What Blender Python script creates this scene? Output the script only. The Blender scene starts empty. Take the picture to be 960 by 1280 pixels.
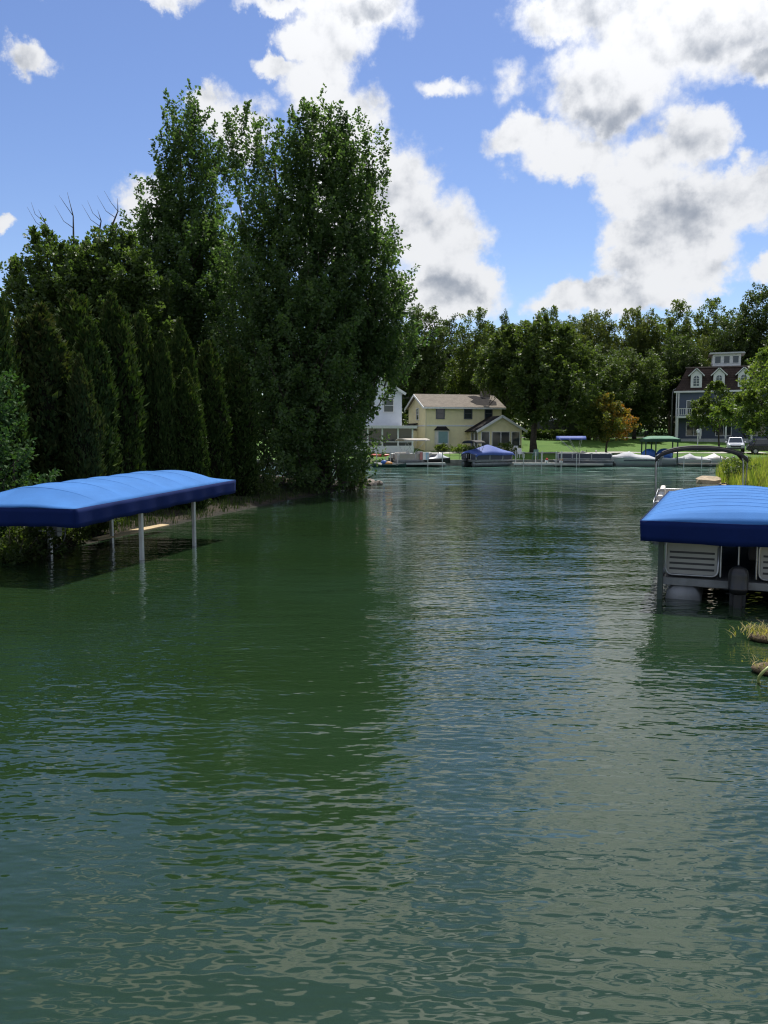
import bpy, bmesh, math, random
import numpy as np
from mathutils import Vector, Matrix

R = math.radians
scene = bpy.context.scene
COL = scene.collection

# ------------------------------------------------------------------ camera
CAM_H = 2.8
PITCH = R(5.2)
FOCAL = 1004.0          # focal length in pixels of the 960 x 1280 photograph
cam_data = bpy.data.cameras.new('camera')
cam = bpy.data.objects.new('camera', cam_data)
COL.objects.link(cam)
cam.location = (0, 0, CAM_H)
cam.rotation_euler = (R(90) - PITCH, 0, 0)
cam_data.sensor_fit = 'VERTICAL'
cam_data.angle = 2 * math.atan(640 / FOCAL)
cam_data.clip_start = 0.1
cam_data.clip_end = 6000
scene.camera = cam

# ------------------------------------------------------------------ light
SUN_EL, SUN_AZ = R(60), R(16)         # azimuth measured from +Y towards +X
sun_dir = Vector((math.sin(SUN_AZ) * math.cos(SUN_EL), math.cos(SUN_AZ) * math.cos(SUN_EL), math.sin(SUN_EL)))
sl = bpy.data.lights.new('sun', 'SUN')
sl.energy = 4.6
sl.angle = R(0.53)
sl.color = (1.0, 0.955, 0.88)
so = bpy.data.objects.new('sun', sl)
COL.objects.link(so)
so.rotation_euler = (-sun_dir).to_track_quat('-Z', 'Y').to_euler()
so.location = (0, 0, 60)

scene.view_settings.view_transform = 'Standard'
scene.view_settings.look = 'None'
scene.view_settings.exposure = 0.32
scene.view_settings.gamma = 1.0
scene.view_settings.use_curve_mapping = False
scene.render.engine = 'CYCLES'
scene.cycles.max_bounces = 6
scene.cycles.diffuse_bounces = 2
scene.cycles.glossy_bounces = 3
scene.cycles.transmission_bounces = 4
scene.cycles.transparent_max_bounces = 6
scene.cycles.caustics_reflective = False
scene.cycles.caustics_refractive = False
scene.cycles.sample_clamp_indirect = 6.0
scene.cycles.use_denoising = True
scene.cycles.filter_width = 1.2


def ray(px, py):
    """direction of the camera ray through a pixel of the 960 x 1280 photograph"""
    a, b = (px - 480) / FOCAL, (640 - py) / FOCAL
    c, s = math.cos(PITCH), math.sin(PITCH)
    return Vector((a, c + b * s, b * c - s))


def at(px, py, Y):
    """the point of the place seen at that pixel, Y metres ahead"""
    d = ray(px, py)
    k = Y / d.y
    return Vector((d.x * k, Y, CAM_H + d.z * k))


def gx(px, Y):
    return (px - 480) / FOCAL * Y / math.cos(PITCH)


# ------------------------------------------------------------------ sky
class NT:
    """small helper that writes shader nodes"""
    def __init__(self, tree):
        self.t = tree
        self.t.nodes.clear()

    def n(self, typ, **kw):
        nd = self.t.nodes.new(typ)
        for k, v in kw.items():
            if k == 'inp':
                for i, val in v.items():
                    if isinstance(val, bpy.types.NodeSocket):
                        self.t.links.new(val, nd.inputs[i])
                    else:
                        nd.inputs[i].default_value = val
            else:
                setattr(nd, k, v)
        return nd

    def math(self, op, a, b=None, c=None, clamp=False):
        inp = {0: a}
        if b is not None:
            inp[1] = b
        if c is not None:
            inp[2] = c
        return self.n('ShaderNodeMath', operation=op, use_clamp=clamp, inp=inp).outputs[0]

    def vmath(self, op, a, b=None, out=0):
        inp = {0: a}
        if b is not None:
            inp[1] = b
        return self.n('ShaderNodeVectorMath', operation=op, inp=inp).outputs[out]

    def smooth(self, x, lo, hi, a=0.0, b=1.0):
        return self.n('ShaderNodeMapRange', interpolation_type='SMOOTHSTEP',
                      inp={0: x, 1: lo, 2: hi, 3: a, 4: b}).outputs[0]

    def mix(self, f, a, b):
        nd = self.n('ShaderNodeMix', data_type='RGBA')
        for i, v in ((0, f), (6, a), (7, b)):
            if isinstance(v, bpy.types.NodeSocket):
                self.t.links.new(v, nd.inputs[i])
            else:
                nd.inputs[i].default_value = v
        return nd.outputs[2]

    def fmix(self, f, a, b):
        nd = self.n('ShaderNodeMix', data_type='FLOAT')
        for i, v in ((0, f), (2, a), (3, b)):
            if isinstance(v, bpy.types.NodeSocket):
                self.t.links.new(v, nd.inputs[i])
            else:
                nd.inputs[i].default_value = v
        return nd.outputs[0]

    def noise(self, vec, scale, detail=4, rough=0.55, dim='3D', lac=2.0, out=0, typ=None):
        kw = {'noise_dimensions': dim}
        nd = self.n('ShaderNodeTexNoise', **kw)
        self.t.links.new(vec, nd.inputs['Vector'])
        nd.inputs['Scale'].default_value = scale
        nd.inputs['Detail'].default_value = detail
        nd.inputs['Roughness'].default_value = rough
        nd.inputs['Lacunarity'].default_value = lac
        return nd.outputs[out]

    def link(self, a, b):
        self.t.links.new(a, b)


world = bpy.data.worlds.new('World')
scene.world = world
world.use_nodes = True
W = NT(world.node_tree)
sky = W.n('ShaderNodeTexSky', sky_type='NISHITA', sun_disc=False, sun_elevation=SUN_EL, sun_rotation=SUN_AZ,
          altitude=200, air_density=1.0, dust_density=0.25, ozone_density=2.5)
tc = W.n('ShaderNodeTexCoord')
dirv = W.vmath('NORMALIZE', tc.outputs['Generated'])
sep = W.n('ShaderNodeSeparateXYZ', inp={0: dirv})
az = W.math('ARCTAN2', sep.outputs[0], sep.outputs[1])
el = W.math('ARCSINE', sep.outputs[2])
uv = W.n('ShaderNodeCombineXYZ', inp={0: az, 1: el, 2: 0.0}).outputs[0]
# cloud banks: centre and half-size of each swelling (photo pixels, turned into angles), weight
CLOUDS = [
    (440, 5, 85, 46, 1.0), (340, 76, 34, 20, .9), (392, 100, 52, 50, 1), (432, 165, 56, 60, 1),
    (300, 155, 60, 46, 1), (255, 125, 26, 22, .9), (185, 265, 44, 42, .9), (500, 265, 62, 74, 1),
    (560, 300, 62, 66, 1), (545, 368, 92, 46, 1), (598, 345, 36, 34, .9), (440, 260, 80, 110, 1),
    (205, 2, 44, 22, .8), (36, 70, 34, 24, .75), (-2, 273, 24, 11, .75), (556, 104, 42, 15, .55), (640, 104, 22, 22, .3),
    (350, 0, 60, 16, .7), (90, -8, 40, 16, .5), (418, 52, 62, 44, 1), (375, 45, 40, 30, .9), (478, 215, 40, 40, .9),
    (716, 14, 96, 44, 1), (860, 30, 150, 88, 1.15), (770, 105, 100, 76, 1.15), (664, 168, 60, 34, 1), (712, 190, 80, 40, 1.05),
    (870, 172, 52, 48, 1), (800, 225, 74, 56, 1.1), (845, 275, 84, 70, 1.15), (800, 320, 62, 60, 1.05),
    (730, 372, 74, 26, .95), (925, 250, 70, 46, 1.05), (965, 240, 40, 50, 1), (860, 330, 62, 50, 1), (955, 325, 30, 18, .7),
    (800, 372, 90, 26, 1), (892, 352, 30, 12, .6), (980, 70, 90, 42, 1.1), (930, 200, 20, 14, .45),
    (450, -95, 120, 66, 1), (320, -200, 130, 70, 1), (830, -110, 190, 90, 1.1), (690, -250, 150, 80, 1), (520, -340, 110, 70, .9), (920, -330, 150, 100, 1),
    (130, -290, 130, 60, .9), (60, -150, 60, 30, .7),
]
def angles(px, py):
    d = ray(px, py).normalized()
    return math.atan2(d.x, d.y), math.asin(d.z)
w1 = W.noise(uv, 11, 7, 0.62, out=1)
warp = W.vmath('MULTIPLY', W.vmath('SUBTRACT', w1, (0.5, 0.5, 0.5)), (0.10, 0.075, 0.0))
w2 = W.noise(uv, 42, 5, 0.62, out=1)
warp2 = W.vmath('MULTIPLY', W.vmath('SUBTRACT', w2, (0.5, 0.5, 0.5)), (0.030, 0.026, 0.0))
uvw = W.vmath('ADD', W.vmath('ADD', uv, warp), warp2)
blob = None
for (px, py, rx, ry, wt) in CLOUDS:
    a0, e0 = angles(px, py)
    a1, _ = angles(px + rx, py)
    _, e1 = angles(px, py - ry)
    q = W.vmath('SUBTRACT', uvw, (a0, e0, 0))
    q = W.vmath('MULTIPLY', q, (1 / abs(a1 - a0), 1 / abs(e1 - e0), 0))
    ln = W.vmath('LENGTH', q, out=1)
    v = W.math('MULTIPLY_ADD', ln, -wt, wt)
    blob = v if blob is None else W.n('ShaderNodeMath', operation='SMOOTH_MAX', inp={0: blob, 1: v, 2: 0.25}).outputs[0]
# the rest of the sky carries the same broken cumulus
low = W.noise(dirv, 4.6, 6, 0.55)
rest = W.math('MULTIPLY', W.math('SUBTRACT', low, 0.49), 5.0)
fwd = ray(480, 420).normalized()
cosv = W.vmath('DOT_PRODUCT', dirv, (fwd.x, fwd.y, fwd.z), out=1)
inview = W.smooth(cosv, math.cos(R(42)), math.cos(R(31)))
dens = W.fmix(inview, rest, blob)
fb = W.noise(uv, 26, 9, 0.6)
fb_up = W.noise(W.vmath('ADD', uv, (0.004, 0.012, 0.0)), 26, 5, 0.6)
dens2 = W.math('ADD', dens, W.math('MULTIPLY', W.math('SUBTRACT', fb, 0.5), 0.80))
alpha = W.smooth(dens2, -0.12, 0.36)
relief = W.math('SUBTRACT', fb, fb_up)
broad = W.noise(uv, 5.0, 1, 0.4)
bl0 = W.noise(uv, 15, 4, 0.5)
bl1 = W.noise(W.vmath('ADD', uv, (0.006, 0.022, 0.0)), 15, 2, 0.5)
billow = W.math('SUBTRACT', bl0, bl1)
# the deep cores of the banks, where little light comes through
core = None
for (px, py, rx, ry) in ((745, 135, 105, 52), (930, 62, 110, 52), (835, 275, 62, 66), (560, 355, 60, 34), (455, 14, 52, 24), (770, 345, 60, 26), (700, -240, 120, 60), (480, 300, 50, 60)):
    a0, e0 = angles(px, py)
    a1, _ = angles(px + rx, py)
    _, e1 = angles(px, py - ry)
    q = W.vmath('MULTIPLY', W.vmath('SUBTRACT', uvw, (a0, e0, 0)), (1 / abs(a1 - a0), 1 / abs(e1 - e0), 0))
    v = W.math('SUBTRACT', 1.0, W.vmath('LENGTH', q, out=1))
    core = v if core is None else W.n('ShaderNodeMath', operation='SMOOTH_MAX', inp={0: core, 1: v, 2: 0.3}).outputs[0]
core = W.math('MAXIMUM', W.smooth(core, -0.40, 0.85), W.smooth(broad, 0.45, 0.75, 0.10, 0.55))
thick = W.math('MULTIPLY', W.smooth(dens, 0.10, 0.60), core)
lum = W.math('MULTIPLY_ADD', thick, -0.38, 0.99)
lum = W.math('ADD', lum, W.math('MULTIPLY', relief, 0.7))
lum = W.math('ADD', lum, W.math('MULTIPLY', billow, 1.15))
lum = W.math('MINIMUM', W.math('MAXIMUM', lum, 0.30), 1.08)
cl_dark = (3.7, 4.1, 4.8, 1)
cl_white = (9.6, 9.7, 9.9, 1)
ccol = W.mix(W.smooth(lum, 0.35, 1.0), cl_dark, cl_white)
skyc = W.n('ShaderNodeHueSaturation', inp={0: 0.512, 1: 1.10, 2: 1.06, 4: sky.outputs[0]}).outputs[0]
# cloud droplets scatter forwards: cloud is brighter towards the sun
fscat = W.math('POWER', W.math('MAXIMUM', W.vmath('DOT_PRODUCT', dirv, tuple(sun_dir), out=1), 0.0), 14.0)
ccol = W.n('ShaderNodeVectorMath', operation='SCALE', inp={0: ccol, 3: W.math('MULTIPLY_ADD', fscat, 2.6, 0.72)}).outputs[0]
final = W.mix(W.math('MULTIPLY', alpha, 0.97), skyc, ccol)
bg = W.n('ShaderNodeBackground', inp={0: final, 1: 0.10})
wo = W.n('ShaderNodeOutputWorld')
W.link(bg.outputs[0], wo.inputs[0])
world.cycles.sampling_method = 'MANUAL'
world.cycles.sample_map_resolution = 512

# ------------------------------------------------------------------ materials
MATS = {}


def mat(name, col, rough=0.6, var=0.2, scale=5.0, bump=0.0, bscale=None, metal=0.0, spec=0.5, col2=None, transl=0.0, coat=0.0):
    if name in MATS:
        return MATS[name]
    m = bpy.data.materials.new(name)
    m.use_nodes = True
    N = NT(m.node_tree)
    tcn = N.n('ShaderNodeTexCoord')
    nz = N.noise(tcn.outputs['Object'], scale, 5, 0.6)
    c = (col[0], col[1], col[2], 1)
    d = col2 if col2 else tuple(max(0, x * (1 - 2 * var)) for x in col)
    cc = N.mix(N.smooth(nz, 0.3, 0.7), (d[0], d[1], d[2], 1), c)
    p = N.n('ShaderNodeBsdfPrincipled', inp={'Base Color': cc, 'Roughness': rough, 'Metallic': metal,
                                             'Specular IOR Level': spec, 'Coat Weight': coat})
    if bump:
        nb = N.noise(tcn.outputs['Object'], bscale or scale * 6, 4, 0.6)
        b = N.n('ShaderNodeBump', inp={'Strength': 1.0, 'Distance': bump, 'Height': nb})
        N.link(b.outputs[0], p.inputs['Normal'])
    o = N.n('ShaderNodeOutputMaterial')
    if transl:
        t = N.n('ShaderNodeBsdfTranslucent', inp={0: cc})
        mx = N.n('ShaderNodeMixShader', inp={0: transl, 1: p.outputs[0], 2: t.outputs[0]})
        N.link(mx.outputs[0], o.inputs[0])
    else:
        N.link(p.outputs[0], o.inputs[0])
    MATS[name] = m
    return m


def leaf_mat(name, stops, transl=0.35, rough=0.5, tr_gain=(1.3, 1.5, 0.5), spec=0.35):
    """leaf colour varies leaf by leaf along the colours of the kind"""
    m = bpy.data.materials.new(name)
    m.use_nodes = True
    N = NT(m.node_tree)
    a = N.n('ShaderNodeAttribute', attribute_name='tint')
    r = N.n('ShaderNodeValToRGB', inp={0: a.outputs['Fac']})
    e = r.color_ramp.elements
    e[0].position, e[0].color = 0.0, (*stops[0], 1)
    e[1].position, e[1].color = 1.0, (*stops[-1], 1)
    for i, s in enumerate(stops[1:-1]):
        q = e.new((i + 1) / (len(stops) - 1))
        q.color = (*s, 1)
    p = N.n('ShaderNodeBsdfPrincipled', inp={'Base Color': r.outputs[0], 'Roughness': rough, 'Specular IOR Level': spec})
    tcol = N.mix(1.0, r.outputs[0], (0, 0, 0, 1))
    mul = N.n('ShaderNodeMix', data_type='RGBA', blend_type='MULTIPLY')
    N.link(r.outputs[0], mul.inputs[6])
    mul.inputs[0].default_value = 1.0
    mul.inputs[7].default_value = (*tr_gain, 1)
    t = N.n('ShaderNodeBsdfTranslucent', inp={0: mul.outputs[2]})
    mx = N.n('ShaderNodeMixShader', inp={0: transl, 1: p.outputs[0], 2: t.outputs[0]})
    o = N.n('ShaderNodeOutputMaterial')
    N.link(mx.outputs[0], o.inputs[0])
    MATS[name] = m
    return m


def banded(name, col, axis='Z', period=0.12, depth=0.012, rough=0.6, var=0.1, col2=None):
    """lap siding, fabric ribs: a fine saw-tooth relief along one axis"""
    m = bpy.data.materials.new(name)
    m.use_nodes = True
    N = NT(m.node_tree)
    tcn = N.n('ShaderNodeTexCoord')
    s = N.n('ShaderNodeSeparateXYZ', inp={0: tcn.outputs['Object']})
    ph = N.math('FRACT', N.math('DIVIDE', s.outputs['XYZ'.index(axis)], period))
    nz = N.noise(tcn.outputs['Object'], 1.2, 5, 0.65)
    c2 = col2 or tuple(x * (1 - 2 * var) for x in col)
    cc = N.mix(N.smooth(nz, 0.3, 0.7), (*c2, 1), (*col, 1))
    b = N.n('ShaderNodeBump', inp={'Strength': 1.0, 'Distance': depth, 'Height': N.math('SUBTRACT', 1.0, ph)})
    p = N.n('ShaderNodeBsdfPrincipled', inp={'Base Color': cc, 'Roughness': rough, 'Normal': b.outputs[0]})
    o = N.n('ShaderNodeOutputMaterial')
    N.link(p.outputs[0], o.inputs[0])
    MATS[name] = m
    return m


def shingle_mat(name, c1, c2):
    m = bpy.data.materials.new(name)
    m.use_nodes = True
    N = NT(m.node_tree)
    tcn = N.n('ShaderNodeTexCoord')
    br = N.n('ShaderNodeTexBrick', inp={'Vector': tcn.outputs['Object'], 'Color1': (*c1, 1), 'Color2': (*c2, 1),
                                        'Mortar': tuple(x * .5 for x in c2) + (1,), 'Scale': 1.0, 'Mortar Size': 0.012,
                                        'Brick Width': 0.32, 'Row Height': 0.15})
    nz = N.noise(tcn.outputs['Object'], 1.1, 6, 0.7)
    cc = N.mix(N.smooth(nz, 0.35, 0.75, 0.0, 0.5), br.outputs[0], tuple(x * .6 for x in c2) + (1,))
    p = N.n('ShaderNodeBsdfPrincipled', inp={'Base Color': cc, 'Roughness': 0.95, 'Specular IOR Level': 0.12})
    b = N.n('ShaderNodeBump', inp={'Strength': 1.0, 'Distance': 0.02, 'Height': nz})
    N.link(b.outputs[0], p.inputs['Normal'])
    o = N.n('ShaderNodeOutputMaterial')
    N.link(p.outputs[0], o.inputs[0])
    MATS[name] = m
    return m


# ------------------------------------------------------------------ mesh helpers
class MB:
    """collects shapes for ONE mesh object"""
    def __init__(self):
        self.v, self.f = [], []

    def add(self, vs, fs):
        k = len(self.v)
        self.v += [tuple(p) for p in vs]
        self.f += [tuple(i + k for i in f) for f in fs]
        return self

    def obox(self, c, ax, ay, az_, hx, hy, hz):
        c, ax, ay, az_ = Vector(c), Vector(ax), Vector(ay), Vector(az_)
        vs = [c + ax * (hx * i) + ay * (hy * j) + az_ * (hz * k) for k in (-1, 1) for j in (-1, 1) for i in (-1, 1)]
        return self.add(vs, [(0, 2, 3, 1), (4, 5, 7, 6), (0, 1, 5, 4), (2, 6, 7, 3), (0, 4, 6, 2), (1, 3, 7, 5)])

    def box(self, x0, x1, y0, y1, z0, z1):
        return self.obox(((x0 + x1) / 2, (y0 + y1) / 2, (z0 + z1) / 2), (1, 0, 0), (0, 1, 0), (0, 0, 1),
                         abs(x1 - x0) / 2, abs(y1 - y0) / 2, abs(z1 - z0) / 2)

    def tube(self, pts, rad, n=8, cap=True):
        pts = [Vector(p) for p in pts]
        if not hasattr(rad, '__len__'):
            rad = [rad] * len(pts)
        vs, fs = [], []
        u = None
        for i, p in enumerate(pts):
            t = (pts[min(i + 1, len(pts) - 1)] - pts[max(i - 1, 0)]).normalized()
            if u is None:
                u = t.orthogonal().normalized()
            else:
                u = (u - t * u.dot(t))
                u = u.normalized() if u.length > 1e-6 else t.orthogonal().normalized()
            w = t.cross(u)
            for k in range(n):
                a = 2 * math.pi * k / n
                vs.append(p + (u * math.cos(a) + w * math.sin(a)) * rad[i])
        for i in range(len(pts) - 1):
            for k in range(n):
                fs.append((i * n + k, i * n + (k + 1) % n, (i + 1) * n + (k + 1) % n, (i + 1) * n + k))
        if cap:
            fs.append(tuple(range(n - 1, -1, -1)))
            fs.append(tuple(range((len(pts) - 1) * n, len(pts) * n)))
        return self.add(vs, fs)

    def prism(self, poly, axis, a, b):
        """poly: 2-D outline; extruded along axis from a to b"""
        def P(p, t):
            return {'x': (t, p[0], p[1]), 'y': (p[0], t, p[1]), 'z': (p[0], p[1], t)}[axis]
        n = len(poly)
        vs = [P(p, a) for p in poly] + [P(p, b) for p in poly]
        fs = [tuple(range(n))[::-1], tuple(range(n, 2 * n))]
        fs += [(i, (i + 1) % n, n + (i + 1) % n, n + i) for i in range(n)]
        return self.add(vs, fs)

    def grid(self, fn, nu, nv, wrap=False):
        vs = [fn(i / (nu - 1), j / (nv - 1)) for j in range(nv) for i in range(nu)]
        fs = [(j * nu + i, j * nu + i + 1, (j + 1) * nu + i + 1, (j + 1) * nu + i) for j in range(nv - 1) for i in range(nu - 1)]
        return self.add(vs, fs)

    def ellipsoid(self, c, r, n=12, m=8):
        vs, fs = [], []
        for j in range(m + 1):
            th = math.pi * j / m
            for i in range(n):
                ph = 2 * math.pi * i / n
                vs.append((c[0] + r[0] * math.sin(th) * math.cos(ph), c[1] + r[1] * math.sin(th) * math.sin(ph), c[2] + r[2] * math.cos(th)))
        for j in range(m):
            for i in range(n):
                fs.append((j * n + i, (j + 1) * n + i, (j + 1) * n + (i + 1) % n, j * n + (i + 1) % n))
        return self.add(vs, fs)

    def build(self, name, material, parent=None, smooth=False, bevel=0, solid=0, subsurf=0):
        me = bpy.data.meshes.new(name)
        me.from_pydata(self.v, [], self.f)
        bm = bmesh.new()
        bm.from_mesh(me)
        bmesh.ops.remove_doubles(bm, verts=bm.verts, dist=1e-5)
        bmesh.ops.recalc_face_normals(bm, faces=bm.faces)
        bm.to_mesh(me)
        bm.free()
        me.materials.append(material)
        if smooth:
            me.polygons.foreach_set('use_smooth', [True] * len(me.polygons))
        o = bpy.data.objects.new(name, me)
        COL.objects.link(o)
        if parent:
            o.parent = parent
        if solid:
            md = o.modifiers.new('thickness', 'SOLIDIFY')
            md.thickness = solid
            md.offset = 0
        if bevel:
            md = o.modifiers.new('bevel', 'BEVEL')
            md.width = bevel
            md.segments = 2
            md.limit_method = 'ANGLE'
        return o


def thing(name, label, cat, loc=(0, 0, 0), rz=0.0, group=None):
    o = bpy.data.objects.new(name, None)
    COL.objects.link(o)
    o.empty_display_size = 0.2
    o.location = loc
    o.rotation_euler = (0, 0, rz)
    return tag(o, label, cat, group)


def tag(o, label, cat, group=None):
    o['label'] = label
    o['category'] = cat
    if group:
        o['group'] = group
    return o


def structure(o, kind='structure'):
    o['kind'] = kind
    return o


def dup(root, loc, rz, label, group=None, scale=None):
    r = root.copy()
    COL.objects.link(r)
    r.location = loc
    r.rotation_euler = (0, 0, rz)
    r['label'] = label
    if group:
        r['group'] = group
    if scale:
        r.scale = scale
    for ch in list(root.children):
        c = ch.copy()
        COL.objects.link(c)
        c.parent = r
        for g in ch.children:
            d = g.copy()
            COL.objects.link(d)
            d.parent = c
    return r


# ------------------------------------------------------------------ ground and water
LEFT = [(-400, -60), (-11, -60), (-10.6, 8), (-9.3, 16), (-7.9, 21), (-6.1, 29), (-4.3, 36.5), (-2.2, 44), (-0.9, 47.6), (-0.7, 49),
        (-1.5, 51), (-6, 57), (-15, 64), (-40, 72), (-400, 74)]
RIGHT = [(400, -60), (3.6, -60), (3.2, 3), (3.35, 6), (4.75, 8.6), (5.55, 10.6), (7.9, 12.6), (11.2, 20), (13.4, 26), (16.0, 35), (19.2, 45), (21.0, 51),
         (23.5, 57), (31, 65), (60, 74), (400, 78)]
FAR = [(-400, 900), (-400, 92), (-60, 88), (-2, 85.2), (70, 84.6), (400, 88), (400, 900)]


def sdist(xs, ys, poly):
    """signed distance to a polygon, positive inside"""
    d = np.full(xs.shape, 1e9)
    inside = np.zeros(xs.shape, bool)
    n = len(poly)
    for i in range(n):
        (x0, y0), (x1, y1) = poly[i], poly[(i + 1) % n]
        ex, ey = x1 - x0, y1 - y0
        t = np.clip(((xs - x0) * ex + (ys - y0) * ey) / (ex * ex + ey * ey), 0, 1)
        d = np.minimum(d, np.hypot(xs - x0 - t * ex, ys - y0 - t * ey))
        c = ((y0 > ys) != (y1 > ys))
        with np.errstate(divide='ignore', invalid='ignore'):
            xi = ex * (ys - y0) / (ey if ey else 1e-9) + x0
        inside ^= c & (xs < xi)
    return np.where(inside, d, -d)


def lumpy(x, y, s=1.0):
    return (np.sin(x * .9 * s + 1.3 * np.sin(y * .53 * s)) * np.sin(y * 1.1 * s + .7 * np.sin(x * .61 * s)) + .5 * np.sin(x * 2.3 * s + y * 1.7 * s))


def ground_z(x, y):
    x = np.asarray(x, float)
    y = np.asarray(y, float)
    dl, dr, df = sdist(x, y, LEFT), sdist(x, y, RIGHT), sdist(x, y, FAR)
    lz = np.interp(dl, [-6, -1.2, 0, .35, 1.2, 4, 12, 60], [-2, -.7, -.03, .09, .16, .42, .8, 1.2]) + .03 * lumpy(x, y, 1.6) * np.clip(dl, 0, 1)
    rz = np.interp(dr, [-6, -1.2, 0, .35, 1.2, 4, 12, 60], [-2, -.7, -.03, .16, .36, .75, 1.2, 1.6]) + .05 * lumpy(x, y, 1.6) * np.clip(dr, 0, 1)
    fz = np.interp(df, [-8, -1.5, -.25, .25, 3, 8, 14, 28, 70, 300], [-2, -1.2, -.6, .5, .75, 1.15, 1.4, 2.7, 4.2, 9]) + .05 * lumpy(x, y, .4) * np.clip(df / 4, 0, 1)
    return np.maximum(np.maximum(lz, rz), fz)


def gz(x, y):
    return float(ground_z(np.array([x]), np.array([y]))[0])


def axis(lo, hi, step, far):
    a = list(np.arange(lo, hi + .001, step))
    up, s = [], step
    x = hi
    while x < far:
        s *= 1.35
        x += s
        up.append(x)
    dn, s, x = [], step, lo
    while x > -far:
        s *= 1.35
        x -= s
        dn.append(x)
    return np.array(dn[::-1] + a + up)


gxs, gys = axis(-26, 40, .55, 2500), axis(-2, 120, .55, 2500)
GX, GY = np.meshgrid(gxs, gys)
GZ = ground_z(GX, GY)
nx, ny = len(gxs), len(gys)
me = bpy.data.meshes.new('ground')
idx = np.arange(nx * ny).reshape(ny, nx)
quads = np.stack([idx[:-1, :-1], idx[:-1, 1:], idx[1:, 1:], idx[1:, :-1]], -1).reshape(-1, 4)
me.from_pydata(np.stack([GX, GY, GZ], -1).reshape(-1, 3).tolist(), [], quads.tolist())
me.polygons.foreach_set('use_smooth', [True] * len(me.polygons))
ground = structure(bpy.data.objects.new('ground', me))
COL.objects.link(ground)

m = bpy.data.materials.new('turf_and_soil')
m.use_nodes = True
N = NT(m.node_tree)
geo = N.n('ShaderNodeNewGeometry')
sp = N.n('ShaderNodeSeparateXYZ', inp={0: geo.outputs['Position']})
n1 = N.noise(geo.outputs['Position'], 0.35, 5, 0.6)
n2 = N.noise(geo.outputs['Position'], 7, 5, 0.7)
n3 = N.noise(geo.outputs['Position'], 2.2, 5, 0.65)
grass = N.mix(N.smooth(n1, .3, .7), (.060, .135, .018, 1), (.088, .165, .026, 1))
grass = N.mix(N.smooth(n2, .35, .8, 0, .5), grass, (.035, .070, .014, 1))
soil = N.mix(N.smooth(n2, .3, .7), (.030, .022, .014, 1), (.065, .048, .030, 1))
sand = N.mix(N.smooth(n2, .3, .7), (.30, .225, .135, 1), (.42, .33, .21, 1))
sand = N.mix(N.smooth(sp.outputs[0], -1, 1, 1, 0), sand, N.mix(N.smooth(n3, .3, .7), (.022, .018, .012, 1), (.045, .034, .022, 1)))  # left shore darkened, the shade of the maples put into its colour
zz = N.math('ADD', sp.outputs[2], N.math('MULTIPLY', N.math('SUBTRACT', n3, .5), .28))
isfar = N.smooth(sp.outputs[1], 60, 70)
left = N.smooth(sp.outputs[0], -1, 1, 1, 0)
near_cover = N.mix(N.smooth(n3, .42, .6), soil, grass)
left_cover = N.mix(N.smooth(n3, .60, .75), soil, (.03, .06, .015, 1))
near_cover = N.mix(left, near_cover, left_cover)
cover = N.mix(isfar, near_cover, grass)
shore = N.mix(N.smooth(zz, .20, .30), sand, cover)
wet_shaded = N.mix(N.smooth(zz, .02, .10), (.020, .019, .013, 1), shore)  # wet margin, its colour darkened further for the shade on the left bank
p = N.n('ShaderNodeBsdfPrincipled', inp={'Base Color': wet_shaded, 'Roughness': .9, 'Specular IOR Level': .2})
b = N.n('ShaderNodeBump', inp={'Strength': 1, 'Distance': .05, 'Height': n2})
N.link(b.outputs[0], p.inputs['Normal'])
o = N.n('ShaderNodeOutputMaterial')
N.link(p.outputs[0], o.inputs[0])
ground.data.materials.append(m)

# water: one sheet, wind ripples as relief, reflection by Fresnel over the green body of the lake
m = bpy.data.materials.new('lake_water')
m.use_nodes = True
N = NT(m.node_tree)
geo = N.n('ShaderNodeNewGeometry')
pos = geo.outputs['Position']
sp = N.n('ShaderNodeSeparateXYZ', inp={0: pos})
def stretched(ang, sx, sy):
    mp = N.n('ShaderNodeMapping', inp={0: pos, 2: (0, 0, R(ang)), 3: (sx, sy, 1)})
    return mp.outputs[0]
gust = N.noise(pos, .16, 3, .5)
gustf = N.smooth(gust, .36, .62, .55, 1.25)
h1 = N.noise(stretched(8, .30, 1.2), 1.05, 1, .4)
h2 = N.noise(stretched(-13, .42, 1.4), 2.6, 1, .4)
h3 = N.noise(stretched(16, .62, 1.3), 8.8, 1, .4)
hh = N.math('ADD', N.math('MULTIPLY', h1, .034), N.math('MULTIPLY', h2, .017))
hh = N.math('ADD', hh, N.math('MULTIPLY', h3, .0112))
hh = N.math('MULTIPLY', hh, gustf)
# farther out the open lake has more wind: slopes of its small waves
s1 = N.noise(stretched(6, .35, 1.2), 1.5, 1, .5, out=1)
s2 = N.noise(stretched(-9, .25, .8), .7, 1, .5, out=1)
far = N.smooth(sp.outputs[1], 26, 70)
slope = N.vmath('ADD', N.vmath('MULTIPLY', N.vmath('SUBTRACT', s1, (.5, .5, .5)), (.16, .95, 0)),
                N.vmath('MULTIPLY', N.vmath('SUBTRACT', s2, (.5, .5, .5)), (.07, .42, 0)))
sc = N.n('ShaderNodeVectorMath', operation='SCALE', inp={0: slope, 3: far}).outputs[0]
nrm = N.vmath('NORMALIZE', N.vmath('ADD', sc, (0, 0, 1)))
b = N.n('ShaderNodeBump', inp={'Strength': 1, 'Distance': 1, 'Height': hh, 'Normal': nrm})
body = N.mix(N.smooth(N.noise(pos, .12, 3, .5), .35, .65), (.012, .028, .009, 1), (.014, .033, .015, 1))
body = N.mix(N.smooth(sp.outputs[1], 40, 75), body, (.055, .120, .092, 1))
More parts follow.
